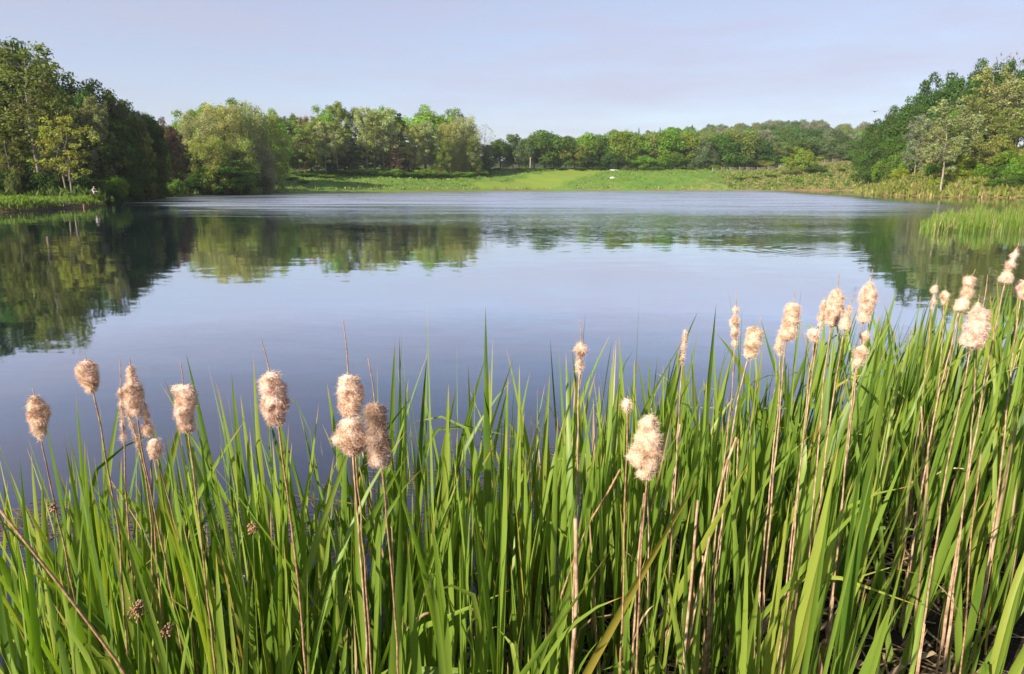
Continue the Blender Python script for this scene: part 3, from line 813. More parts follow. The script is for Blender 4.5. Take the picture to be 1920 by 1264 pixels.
BUSHES = [
 (12, 318, 89, 50, 'dk', 'west'), (48, 312, 92, 55, 'md', 'west'), (82, 322, 91, 46, 'md', 'west'), (132, 316, 94, 55, 'dk', 'west'), (165, 322, 97, 50, 'md', 'west'), (205, 325, 103, 60, 'br', 'west'), (232, 335, 108, 42, 'md', 'west'),
 (262, 332, 116, 48, 'ol', 'west'), (292, 328, 126, 46, 'md', 'west'), (318, 334, 140, 40, 'br', 'west'), (215, 352, 101, 36, 'md', 'west'), (250, 350, 112, 40, 'md', 'west'), (285, 350, 124, 36, 'md', 'west'), (22, 318, 86, 22, 'ol', 'west'), (-30, 310, 90, 60, 'dk', 'west'),
 (345, 335, 160, 36, 'dk', 'shore'), (395, 335, 164, 50, 'dk', 'shore'), (445, 335, 170, 50, 'dk', 'shore'), (488, 338, 182, 40, 'md', 'shore'),
 (535, 330, 226, 44, 'md', 'grove'), (572, 324, 232, 40, 'br', 'grove'), (604, 326, 230, 42, 'br', 'grove'), (635, 318, 234, 44, 'dk', 'grove'), (664, 316, 234, 46, 'br', 'grove'), (700, 318, 232, 40, 'br', 'grove'), (730, 316, 230, 44, 'br', 'grove'), (762, 322, 230, 40, 'md', 'grove'), (795, 316, 230, 46, 'br', 'grove'), (830, 322, 230, 44, 'md', 'grove'), (864, 320, 230, 46, 'br', 'grove'), (898, 318, 236, 40, 'md', 'grove'),
 (570, 341, 214, 22, 'dk', 'grove'), (636, 332, 222, 18, 'dk', 'grove'),
 (932, 315, 318, 26, 'md', 'dam'), (982, 312, 320, 24, 'br', 'dam'), (1014, 314, 322, 26, 'br', 'dam'), (1052, 316, 322, 26, 'dk', 'dam'), (1086, 314, 324, 26, 'dk', 'dam'), (1122, 312, 326, 28, 'dk', 'dam'), (1180, 314, 326, 30, 'br', 'dam'), (1228, 312, 326, 30, 'md', 'dam'), (1290, 312, 328, 30, 'br', 'dam'), (1340, 308, 330, 30, 'br', 'dam'), (1366, 300, 334, 30, 'md', 'dam'), (1430, 300, 336, 34, 'ol', 'dam'), (1476, 292, 338, 30, 'br', 'dam'), (1592, 290, 340, 34, 'sg', 'dam'),
 (1510, 278, 316, 50, 'yg', 'slope'), (1530, 312, 312, 46, 'md', 'slope'), (1482, 316, 312, 34, 'ol', 'slope'), (1497, 334, 301, 18, 'br', 'slope'), (1388, 332, 302, 22, 'md', 'slope'), (1412, 330, 303, 22, 'ol', 'slope'), (1575, 332, 312, 24, 'dk', 'slope'), (1446, 334, 306, 22, 'br', 'slope'), (1620, 326, 318, 30, 'dk', 'slope'), (1545, 338, 305, 24, 'br', 'slope'),
 (1660, 296, 208, 44, 'br', 'east'), (1690, 282, 200, 44, 'md', 'east'), (1705, 298, 190, 46, 'br', 'east'), (1728, 285, 184, 50, 'md', 'east'), (1742, 305, 172, 30, 'pl', 'east'), (1690, 315, 184, 30, 'yg', 'east'), (1760, 300, 166, 46, 'md', 'east'),
 (1808, 262, 168, 50, 'ol', 'east'), (1840, 248, 166, 52, 'ol', 'east'), (1880, 250, 160, 54, 'ol', 'east'), (1822, 288, 160, 50, 'yg', 'east'), (1858, 278, 156, 56, 'ol', 'east'), (1895, 280, 150, 50, 'br', 'east'), (1815, 312, 154, 46, 'yg', 'east'), (1850, 306, 150, 50, 'br', 'east'), (1885, 305, 146, 46, 'md', 'east'), (1912, 296, 142, 50, 'br', 'east'), (1840, 335, 148, 40, 'yg', 'east'), (1872, 332, 143, 44, 'md', 'east'), (1905, 328, 139, 50, 'dk', 'east'), (1760, 332, 156, 34, 'yg', 'east'), (1722, 328, 168, 34, 'ol', 'east'), (1950, 300, 140, 60, 'md', 'east'),
]
ORD = ['first', 'second', 'third', 'fourth', 'fifth', 'sixth', 'seventh', 'eighth', 'ninth', 'tenth', 'eleventh', 'twelfth']
ALL = [t if t[6] != 'grove' else (t[0], t[1], SHORE(t[0]) + 28 + (t[2] - 230), *t[3:]) for t in TREES + [(b[0], b[1], b[2], 'bush', b[3], b[4], b[5], None) for b in BUSHES]]
fam = {}
for i, t in enumerate(ALL):
    if t[7] is None: fam.setdefault((t[3], t[5], t[6]), []).append(i)
labels = {}
for (k, c, z), ids in fam.items():
    ids.sort(key=lambda i: (ALL[i][0], ALL[i][1]))
    vis = [i for i in ids if -20 < ALL[i][0] < 1940]
    for i in ids:
        base = f"{CPH[c]} {PHR[k]}"
        if i not in vis: labels[i] = f"{base} just outside the view {ZONE[z][0]}"
        elif len(vis) == 1: labels[i] = f"the only {base} {ZONE[z][0]}"
        else:
            n = vis.index(i)
            labels[i] = (f"leftmost {base} {ZONE[z][0]}" if n == 0 else f"rightmost {base} {ZONE[z][0]}" if n == len(vis) - 1
                         else f"{ORD[min(n, 11)]} {base} from the left {ZONE[z][0]}")

def place_tree(i, spec):
    px, py, Y, kind, wpx, c, zone, lab = spec
    if zone == 'dam' and kind == 'broad': wpx *= 1.12
    kk = 'round' if zone == 'dam' and kind == 'broad' else kind
    pr = KINDS[kk][(i * 7 + int(px)) % len(KINDS[kk])]
    top = at(px, py, Y)
    gz = zt(top.x, top.y)
    h = max(top.z - gz, 1.0)
    width = wpx * Y / FPX * 1.12
    e = empty(NAME[kind], (top.x, top.y, gz - 0.05), random.uniform(0, 6.28))
    sx = width / pr[3]; sz = h / (pr[2] * 0.99)
    e.scale = (sx, sx * random.uniform(0.9, 1.1), sz)
    cr = obj('crown', pr[0], e); tr = obj('trunk', pr[1], e)
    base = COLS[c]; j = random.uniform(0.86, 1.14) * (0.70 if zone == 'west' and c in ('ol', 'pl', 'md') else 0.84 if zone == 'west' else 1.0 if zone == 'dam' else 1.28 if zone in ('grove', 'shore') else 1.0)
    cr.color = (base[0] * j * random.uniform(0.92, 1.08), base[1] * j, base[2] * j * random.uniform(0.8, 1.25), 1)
    tag(e, lab or labels[i], 'bush' if kind == 'bush' else 'tree', ZONE[zone][1])
    return e
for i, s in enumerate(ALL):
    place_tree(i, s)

# trees on the ridge far behind: small in the photo, one crown each
fk = 0
for row, (Y0, y_lo) in enumerate(((470, 262), (540, 252), (620, 245), (700, 240), (770, 236))):
    n = 30 + row * 3
    for q in range(n):
        px = 985 + (1700 - 985) * (q + random.uniform(0.1, 0.9)) / n
        Y = Y0 + random.uniform(-25, 25)
        p = at(px, 300, Y); gz = zt(p.x, p.y)
        h = random.uniform(14, 22)
        kind = 'pine' if (row >= 3 and 1190 < px < 1400 and random.random() < 0.35) else 'broad'
        kk = 'round' if kind == 'broad' else kind
        pr = KINDS[kk][random.randrange(len(KINDS[kk]))]
        o = obj('broadleaf_tree' if kind == 'broad' else 'pine_tree', pr[0], None, (p.x, p.y, gz - 1.0))
        o.rotation_euler = (0, 0, random.uniform(0, 6.28))
        s = h / pr[2]
        o.scale = (s * random.uniform(0.85, 1.2), s * random.uniform(0.85, 1.2), s) if kind == 'broad' else (s * 0.9, s * 0.9, s * 1.05)
        b = COLS[random.choice(['md', 'sg', 'ol', 'md', 'gy', 'dk', 'br'])] if kind == 'broad' else COLS['pn']
        o.color = (b[0], b[1], b[2], 1)
        tag(o, 'small distant leafy tree in the hazy wood on the far ridge' if kind == 'broad' else 'small distant dark pine in the hazy wood on the far ridge',
            'tree', 'leafy trees on the far ridge' if kind == 'broad' else 'pines on the far ridge')

# ------------------------------------------------------------------ grass and low growth (uncountable)
def tufts(name, pts, hgt, wid, cols, r, per=5, spread=0.25):
    """pts Nx3; short blades in bunches"""
    n = len(pts)
    P = np.repeat(pts, per, axis=0)
    m = len(P)
    P = P + np.column_stack([r.normal(size=(m, 2)) * spread, np.zeros(m)])
    h = hgt * r.uniform(0.6, 1.3, m) * np.clip(0.95 + 0.45 * wavy(P[:, 0], P[:, 1], 0.45), 0.35, 1.8); w = wid * r.uniform(0.6, 1.4, m)
    a = r.uniform(0, 6.28, m)
    U = np.column_stack([np.cos(a), np.sin(a), np.zeros(m)]) * w[:, None] * 0.5
    le = r.normal(size=(m, 2)) * 0.28
    tip = P + np.column_stack([le * h[:, None], h])
    mid = P + np.column_stack([le * h[:, None] * 0.35, h * 0.55])
    V = np.stack([P - U, P + U, mid + U * 0.8, mid - U * 0.8, tip], 1).reshape(-1, 3)
    b = np.arange(m) * 5
    Q = np.column_stack([b, b + 1, b + 2, b + 3]); T = np.column_stack([b + 3, b + 2, b + 4])
    C = np.array(cols)[r.integers(0, len(cols), m)] * r.uniform(0.75, 1.25, (m, 1))
    C = np.column_stack([C, np.ones(m)])
    C5 = np.repeat(C, 5, axis=0)
    me = make_mesh(name, V, [Q, T], {'bl': ('POINT', 'FLOAT_COLOR', C5)}, [M_GRASS], smooth=False)
    return me

def scatter(n, x0, x1, y0, y1, keep, r):
    x = r.uniform(x0, x1, n); y = r.uniform(y0, y1, n)
    sd = signed_dist(x, y)
    k = keep(x, y, sd)
    x, y = x[k], y[k]
    return np.column_stack([x, y, terrain(x, y) - 0.03])

G1 = [(0.085, 0.165, 0.014), (0.12, 0.21, 0.02), (0.16, 0.24, 0.025), (0.19, 0.21, 0.04)]
r0 = np.random.default_rng(5)
# point on the left
pts = scatter(16000, -75, -36, 55, 100, lambda x, y, s: (s > 0.25) & (s < 13), r0)
tag(obj('grass', tufts('grass', pts, 0.34, 0.10, G1, r0, 5, 0.22)), 'long sunlit green grass on the point where the angler stands', 'grass', kind='stuff')
# meadow and embankment, longer off the mown strip
def keep_mead(x, y, s):
    return (s > 0.3) & (s < 55) & (mown_mask(x, y, s) < 0.3)
pts = scatter(15000, -85, 120, 185, 330, keep_mead, r0)
tag(obj('grass', tufts('grass', pts, 0.34, 0.45, [(0.095, 0.175, 0.022), (0.118, 0.20, 0.028), (0.14, 0.215, 0.032), (0.165, 0.225, 0.04)], r0, 3, 1.2)), 'rough green meadow grass along the far shore', 'grass', kind='stuff')
FX = [at(q, 318, 322 + 1.3 * k).x for k, q in enumerate((1336, 1352, 1368, 1386, 1400, 1420, 1440, 1460, 1480, 1502, 1524, 1545, 1560, 1578, 1596, 1614, 1632, 1650, 1664))]
def keep_slope(x, y, s):
    fy = 322 + 1.3 * np.interp(x, FX, np.arange(len(FX)))
    edge = 100 + 8 * wavy(x, y, 0.13) + 0.8 * (y - 312) + rng.uniform(-26, 26, len(x))
    return (s > 0.3) & (s < 70) & (x > edge) & ~((x > FX[0] - 3) & (y > fy - 9) & (y < fy + 6))
pts = scatter(16000, 90, 200, 215, 345, keep_slope, r0)
tag(obj('undergrowth', tufts('undergrowth', pts, 0.7, 0.6, [(0.10, 0.15, 0.022), (0.20, 0.155, 0.07), (0.08, 0.15, 0.015), (0.25, 0.18, 0.09), (0.13, 0.19, 0.025), (0.09, 0.17, 0.015), (0.16, 0.20, 0.03)], r0, 4, 0.9)), 'brown and olive scrub on the slope under the rail fence', 'undergrowth', kind='stuff')
pts = scatter(22000, 84, 150, 125, 225, lambda x, y, s: (s > 0.2) & (s < 34), r0)
tag(obj('undergrowth', tufts('undergrowth', pts, 1.0, 0.42, [(0.15, 0.175, 0.03), (0.20, 0.19, 0.05), (0.11, 0.165, 0.02), (0.24, 0.185, 0.085), (0.14, 0.18, 0.025)], r0, 5, 0.6)), 'olive and straw undergrowth on the foot of the steep hill', 'undergrowth', kind='stuff')
pts = scatter(3800, 84, 140, 125, 225, lambda x, y, s: (s > -0.8) & (s < 2.2), r0)
tag(obj('grass', tufts('grass', pts, 0.85, 0.15, [(0.36, 0.29, 0.12), (0.25, 0.26, 0.05), (0.40, 0.32, 0.16), (0.20, 0.24, 0.04)], r0, 4, 0.3)), 'tall straw-coloured grass at the waterline below the steep hill', 'grass', kind='stuff')
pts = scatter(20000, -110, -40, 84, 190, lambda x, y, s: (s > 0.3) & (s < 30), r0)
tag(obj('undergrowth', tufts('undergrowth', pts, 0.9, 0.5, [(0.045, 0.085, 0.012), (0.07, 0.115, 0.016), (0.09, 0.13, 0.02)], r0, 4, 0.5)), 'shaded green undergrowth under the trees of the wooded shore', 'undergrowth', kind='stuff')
pts = scatter(7000, -80, 110, 180, 320, lambda x, y, s: (s > -0.2) & (s < 1.6), r0)
tag(obj('grass', tufts('grass', pts, 0.9, 0.25, [(0.36, 0.31, 0.17), (0.24, 0.25, 0.08), (0.17, 0.20, 0.05)], r0, 4, 0.4)), 'dry pale grass fringe at the meadow waterline', 'grass', kind='stuff')

# ------------------------------------------------------------------ cattail blades
def blade(mb, base, Ln, w, az, lean, curve, face, twist, r, kind=0.0, fold=None, seg=12, rnd=None, across=True):
    s = np.linspace(0, 1, seg + 1)
    th = lean + curve * s ** 2
    if fold is not None:
        th = th + np.where(s > fold[0], fold[1] * np.clip((s - fold[0]) / 0.10, 0, 1), 0)
    ds = Ln / seg
    dx = np.concatenate([[0], np.cumsum(np.sin(0.5 * (th[1:] + th[:-1])) * ds)])
    dz = np.concatenate([[0], np.cumsum(np.cos(0.5 * (th[1:] + th[:-1])) * ds)])
    ca, sa = math.cos(az), math.sin(az)
    C = np.column_stack([base[0] + dx * ca, base[1] + dx * sa, base[2] + dz])
    T = np.column_stack([np.sin(th) * ca, np.sin(th) * sa, np.cos(th)])
    fa = face + twist * s
    Nr = np.column_stack([np.cos(fa), np.sin(fa), np.zeros_like(s)])
    W = np.cross(T, Nr); W /= np.linalg.norm(W, axis=1)[:, None] + 1e-9
    Nn = np.cross(W, T)
    prof = (0.72 + 0.28 * np.clip(s / 0.25, 0, 1)) * np.clip((1 - s) / 0.33, 0, 1) ** 0.8
    hw = (w * 0.5 * prof)[:, None]
    V = np.stack([C - W * hw, C + Nn * hw * 0.30, C + W * hw], 1).reshape(-1, 3)
    i = np.arange(seg)[:, None] * 3
    Q = np.concatenate([i + np.array([[0, 1, 4, 3]]), i + np.array([[1, 2, 5, 4]])], 0)
    rn = r.random() if rnd is None else rnd
    A = np.empty((seg + 1, 3, 4)); A[:, :, 0] = rn; A[:, :, 1] = s[:, None]; A[:, :, 2] = kind; A[:, :, 3] = np.array([0.0, 0.5, 1.0])
    mb.add(V, Q, None, A)
    return C[-1]

ENVX = [-200, 0, 60, 140, 230, 330, 450, 560, 650, 760, 850, 960, 1060, 1160, 1250, 1350, 1450, 1550, 1650, 1740, 1830, 1920, 2200]
ENVY = [940, 830, 760, 730, 722, 686, 682, 668, 654, 640, 634, 624, 612, 622, 596, 574, 562, 545, 526, 508, 500, 482, 470]
BACKX = [-300, 0, 200, 400, 600, 800, 1000, 1200, 1400, 1550, 1700, 1920, 2200]
BACKY = [3.0, 3.1, 3.2, 3.3, 3.5, 3.7, 4.1, 4.6, 5.3, 6.0, 7.0, 7.6, 8.0]

rb = np.random.default_rng(21)
def plant_mesh(x, y, gz, htop, r, nb=None, wmul=1.0, leanx=0.0, calm=False):
    mb = MB()
    nb = nb or int(r.integers(4, 7))
    face0 = r.uniform(0, math.pi)
    hue = np.clip(r.normal(0.48, 0.28), 0, 1)
    for k in range(nb):
        f = 1.0 if k == 0 else r.uniform(0.72, 1.0)
        side = (k % 2) * math.pi
        az = face0 + side + r.normal() * 0.5
        lean = abs(r.normal(0.045, 0.075)) + 0.014 * k
        curve = r.normal(0.05, 0.10)
        if r.random() < 0.06: curve += r.uniform(0.25, 0.8)
        if r.random() < 0.16: lean += r.uniform(0.10, 0.35)
        if calm: lean, curve = abs(r.normal(0.02, 0.02)), r.normal(0.0, 0.03)
        fold = (r.uniform(0.45, 0.75), r.uniform(0.7, 1.9)) if r.random() < 0.022 else (r.uniform(0.78, 0.9), r.uniform(0.6, 2.2)) if r.random() < 0.05 else None
        kind = 0.0
        q = r.random()
        if calm: pass
        elif q < 0.008: kind = 0.5
        elif q < 0.045 and wmul > 1.12: kind = 1.0
        Ln = htop * f / max(0.6, math.cos(lean + curve * 0.33))
        b = (x + math.cos(az) * 0.012 * k, y + math.sin(az) * 0.012 * k, gz - 0.03)
        # a slight common drift of the tips
        az2 = math.atan2(math.sin(az) * lean, math.cos(az) * lean + leanx)
        ln2 = math.hypot(math.sin(az) * lean, math.cos(az) * lean + leanx)
        blade(mb, b, Ln, wmul * r.uniform(0.0175, 0.035) * (0.5 if kind == 1.0 else 1.0), az2, ln2, curve, face0 + math.pi / 2 + r.normal() * 0.6, r.normal() * 0.7, r, kind, fold,
              rnd=float(np.clip(hue + r.normal() * 0.13, 0, 1)))
    return mb

plant_n = 0
placed = []
def add_plant(x, y, htop, label, group, nb=None, wmul=1.0, leanx=0.0, calm=False):
    global plant_n
    gz = max(zt(x, y), -0.25)
    mb = plant_mesh(0, 0, 0, htop - gz, rb, nb, wmul, leanx, calm)
    me = mb.mesh('cattail_plant', [M_BLADE])
    o = obj('cattail_plant', me, None, (x, y, gz))
    tag(o, label, 'cattail plant', group)
    plant_n += 1
    return o

ZL = [(640, 'upright green cattail plant in the sparse stand by the pale double seed heads', 'cattail plants in the sparse stand'),
      (1250, 'upright green cattail plant in the middle of the stand', 'cattail plants in the middle of the stand'),
      (9999, 'green cattail plant in the thick stand on the muddy bank', 'cattail plants in the thick stand')]
tries = 0
while plant_n < 292 and tries < 9000:
    tries += 1
    px = rb.uniform(-120, 2040) if rb.random() < 0.8 else rb.uniform(1300, 2000)
    t = rb.random()
    yb = float(np.interp(px, BACKX, BACKY))
    y0 = 1.45
    Y = y0 + (yb - y0) * t ** 0.52
    x = (px - 960) / FPX * Y * 1.02
    # keep plants apart, closer on the right
    dmin = 0.11 + 0.0 if px < 1100 else 0.125
    if any((x - a) ** 2 + (Y - b) ** 2 < dmin ** 2 for a, b in placed): continue
    if px < 700 and rb.random() < 0.08: continue
    env = float(np.interp(px, ENVX, ENVY))
    zmax = at(px, env + rb.uniform(-30, 80) * (1.0 if rb.random() < 0.75 else 2.0), Y).z
    h = min(zmax, float(rb.normal(1.72, 0.16)) if Y > 2.7 and rb.random() < 0.7 else float(rb.uniform(1.15 if px < 700 else 0.85, 1.75)))
    if h < 0.75: continue
    placed.append((x, Y))
    lab = next(z for z in ZL if px < z[0])
    add_plant(x, Y, h, lab[1], lab[2], wmul=1.12 if Y < 2.8 else 1.0 + 0.05 * Y, leanx=0.10 if px > 1450 else (-0.03 if px < 500 else 0.03))

# the few that stand out above the rest
for px, py, Y, lab in ((799, 548, 2.6, 'tall cattail plant with one blade reaching far above its neighbours'),
                       (921, 560, 2.9, 'tall cattail plant with a dark upright blade crossing another'),
                       (1196, 528, 2.7, 'tallest cattail plant with a lone blade curving up against the water'),
                       (1330, 560, 3.3, 'tall cattail plant beside the narrow ragged seed head'),
                       (1640, 570, 2.2, 'large dark cattail plant with broad blades leaning toward the muddy bank')):
    p = at(px, py, Y)
    add_plant(p.x, Y, p.z, lab, 'cattail plants that stand out', nb=2, wmul=1.15, calm=True)

# low shoots added to darken the foot, and loose blades between the plants
def thicket(n, r, low=False):
    mb = MB()
    k = 0
    while k < n:
        px = r.uniform(-100, 2040)
        if px < 900 and r.random() < 0.25: continue
        yb = float(np.interp(px, BACKX, BACKY)) + 0.3
        Y = 2.0 + (yb - 2.0) * r.random() ** 0.7
        x = (px - 960) / FPX * Y * 1.02
        env = float(np.interp(px, ENVX, ENVY))
        zmax = at(px, env + r.uniform(40, 330), Y).z
        h = min(zmax, r.uniform(0.25, 0.85) if low else r.uniform(0.5, 1.5))
        if h < 0.3: continue
        gz = max(zt(x, Y), -0.2)
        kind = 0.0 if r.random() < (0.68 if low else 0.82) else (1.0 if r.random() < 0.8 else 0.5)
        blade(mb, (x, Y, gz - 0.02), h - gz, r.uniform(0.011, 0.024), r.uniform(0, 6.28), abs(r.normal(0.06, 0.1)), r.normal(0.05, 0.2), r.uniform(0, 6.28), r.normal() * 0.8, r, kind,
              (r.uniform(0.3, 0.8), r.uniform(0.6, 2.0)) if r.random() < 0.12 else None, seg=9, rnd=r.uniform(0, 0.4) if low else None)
        k += 1
    return mb
tag(obj('cattail_thicket', thicket(480, np.random.default_rng(3)).mesh('cattail_thicket', [M_BLADE])), 'loose young and withered blades filling the gaps of the cattail stand', 'cattail blades', kind='stuff')

tag(obj('cattail_thicket', thicket(800, np.random.default_rng(13), True).mesh('cattail_thicket', [M_BLADE])), 'short shoots added and darkened as shade at the foot of the cattail stand', 'cattail blades', kind='stuff')  # extra low blades, mostly in darker greens, painting shade between the stems
# fallen reed litter on the mud and floating at the edge of the stand
def litter(n, r, region):
    mb = MB()
    for _ in range(n):
        x, y, z, mode = region(r)
        Ln = r.uniform(0.12, 0.75) if mode == 0 else r.uniform(0.04, 0.35)
        a = r.uniform(0, math.pi) if mode == 0 else r.normal(0.0, 0.5)
        k = 5
        t = np.linspace(-0.5, 0.5, k)
        bend = r.normal() * 0.12
        P = np.column_stack([x + np.cos(a) * Ln * t - np.sin(a) * bend * (t ** 2) * Ln * 4, y + np.sin(a) * Ln * t + np.cos(a) * bend * (t ** 2) * Ln * 4, np.zeros(k)])
        gz = terrain(P[:, 0], P[:, 1])
        P[:, 2] = np.maximum(gz, 0.0) + z + (abs(r.normal()) * 0.06 * (t + 0.5) if mode == 0 else 0)
        w = r.uniform(0.004, 0.012) if mode == 0 else r.uniform(0.002, 0.007)
        U = np.array([-math.sin(a), math.cos(a), 0.0]) * w
        V = np.stack([P - U, P + U + np.array([0, 0, w * 0.5])], 1).reshape(-1, 3)
        i = np.arange(k - 1)[:, None] * 2
        Q = i + np.array([[0, 1, 3, 2]])
        A = np.empty((2 * k, 4)); A[:] = (r.random(), 0.5, 1.0, 0.5)
        mb.add(V, Q, None, A)
    return mb
def reg_mud(r):
    while True:
        px = r.uniform(850, 2000); Y = r.uniform(2.6, 7.0)
        if Y < np.interp(px, BACKX, BACKY) + 0.2:
            x = (px - 960) / FPX * Y
            return x, Y, 0.006 + abs(r.normal()) * 0.015, 0
tag(obj('reed_litter', litter(520, np.random.default_rng(8), reg_mud).mesh('reed_litter', [M_BLADE])), 'fallen dead cattail leaves and stems on the mud', 'litter', kind='stuff')
def reg_float(r):
    px = r.uniform(-60, 1300); py = r.normal(985, 28) if px < 700 else r.normal(900, 40)
    x, y = onwater(px, py)
    return x, y, 0.004, 1
tag(obj('floating_debris', litter(900, np.random.default_rng(9), reg_float).mesh('floating_debris', [M_FLOAT])), 'brown reed scraps floating at the edge of the cattails', 'debris', kind='stuff')

# ------------------------------------------------------------------ cattail seed heads
def interp_path(pts, n):
    P = np.array([tuple(p) for p in pts]); d = np.concatenate([[0], np.cumsum(np.linalg.norm(np.diff(P, axis=0), axis=1))])
    t = np.linspace(0, d[-1], n)
    return np.column_stack([np.interp(t, d, P[:, k]) for k in range(3)])

def fluff(P0, P1, lumps, r, seed, dark=0.0, fuzz=1.0):
    """P0 bottom, P1 top (local); lumps: (t, radius, side offset) along the axis"""
    P0, P1 = np.array(P0), np.array(P1)
    ax = P1 - P0; Ln = np.linalg.norm(ax); ax = ax / Ln
    X = np.cross(ax, [0, 1, 0]); X /= np.linalg.norm(X)      # about sideways
    Yv = np.cross(ax, X)
    nu, nv = 30, max(14, int(Ln / 0.0035))
    nv = min(nv, 46)
    tt = np.linspace(0, 1, nv)
    rad = np.full(nv, 0.0035); off = np.zeros(nv); wsum = np.full(nv, 1e-4)
    for (lt, lr, lo) in lumps:
        half = max(lr * 1.75 / Ln, 0.10)
        b = np.clip(1 - ((tt - lt) / half) ** 2, 0, 1) ** 0.62
        rad = np.maximum(rad, lr * b)
        w = b ** 2; off += w * lo; wsum += w
    off = off / np.maximum(wsum, 1.0)
    rad = np.convolve(np.pad(rad, 1, mode='edge'), [0.25, 0.5, 0.25], 'valid')
    endf = np.clip(np.minimum(tt, 1 - tt) / 0.05, 0, 1) ** 0.5
    rad = rad * (0.25 + 0.75 * endf)
    a = np.arange(nu) / nu * 2 * math.pi
    V = np.zeros((nv, nu, 3)); D = np.zeros((nv, nu))
    for i in range(nv):
        c = P0 + ax * (Ln * tt[i]) + X * off[i]
        for j in range(nu):
            d = X * math.cos(a[j]) + Yv * math.sin(a[j])
            q = Vector(tuple(c + d * rad[i])) * 38 + Vector((seed * 3.1, seed * 1.7, 0))
            k = mnoise.noise(q) * 0.36 + mnoise.noise(q * 2.6) * 0.13
            k += mnoise.noise(q * 0.42 + Vector((3, 7, 1))) * 0.34
            D[i, j] = k
            V[i, j] = c + d * rad[i] * (1 + k) + ax * (mnoise.noise(q * 1.3 + Vector((9, 9, 9))) * rad[i] * 0.35)
    mb = MB()
    i, j = np.meshgrid(np.arange(nv - 1), np.arange(nu), indexing='ij'); j2 = (j + 1) % nu
    Q = np.stack([i * nu + j, i * nu + j2, (i + 1) * nu + j2, (i + 1) * nu + j], -1).reshape(-1, 4)
    Vf = V.reshape(-1, 3); n0 = len(Vf)
    Vf = np.vstack([Vf, V[0].mean(0), V[-1].mean(0)])
    T = [(n0, (q + 1) % nu, q) for q in range(nu)] + [(n0 + 1, (nv - 1) * nu + q, (nv - 1) * nu + (q + 1) % nu) for q in range(nu)]
    dk = dark * np.clip(1.35 - 2.4 * np.abs(tt[:, None] - 0.60 - 0.10 * np.sin(a[None, :] * 2 + seed)), 0, 1) * np.clip(0.8 + D * 1.5, 0, 1)
    A = np.zeros((nv, nu, 4)); A[:, :, 0] = np.clip(0.3 + D, 0, 1); A[:, :, 2] = dk; A[:, :, 3] = 1
    A = np.vstack([A.reshape(-1, 4), [[0.3, 0, 0, 1], [0.3, 0, 0, 1]]])
    mb.add(Vf, Q, T, A)
    # downy hairs
    area = 2 * math.pi * rad.mean() * Ln
    nf = int(np.clip(area * 420000 * fuzz, 220, 7000))
    wgt = rad / rad.sum()
    ii = r.choice(nv, nf, p=wgt); jj = r.integers(0, nu, nf)
    C = P0[None] + ax[None] * (Ln * tt[ii])[:, None] + X[None] * off[ii][:, None]
    S = V[ii, jj] + r.normal(size=(nf, 3)) * 0.0015
    d = S - C; d /= np.linalg.norm(d, axis=1)[:, None] + 1e-9
    clump = np.stack([np.sin(tt[ii] * 23 + jj * 0.7 + seed), np.cos(tt[ii] * 17 - jj * 0.5 + seed), np.sin(tt[ii] * 31 + jj * 0.9)], 1)
    d = d + r.normal(size=(nf, 3)) * 0.32 + clump * 0.42 - np.array([0, 0, 0.2]); d /= np.linalg.norm(d, axis=1)[:, None]
    ln = r.uniform(0.004, 0.0125, nf) * (1 + (r.random(nf) < 0.06) * 1.0)
    u = np.cross(d, r.normal(size=(nf, 3))); u /= np.linalg.norm(u, axis=1)[:, None] + 1e-9
    hw = r.uniform(0.0002, 0.0006, nf)[:, None]
    tip = S + d * ln[:, None]
    VV = np.stack([S - u * hw, S + u * hw, tip], 1).reshape(-1, 3)
    TT = np.arange(3 * nf).reshape(-1, 3)
    AA = np.zeros((nf, 3, 4)); AA[:, :, 0] = r.uniform(0.3, 1.0, nf)[:, None]; AA[:, :, 2] = (dk[ii, jj] * 0.75)[:, None]; AA[:, :, 3] = 1
    mb.add(VV, None, TT, AA.reshape(-1, 4))
    return mb

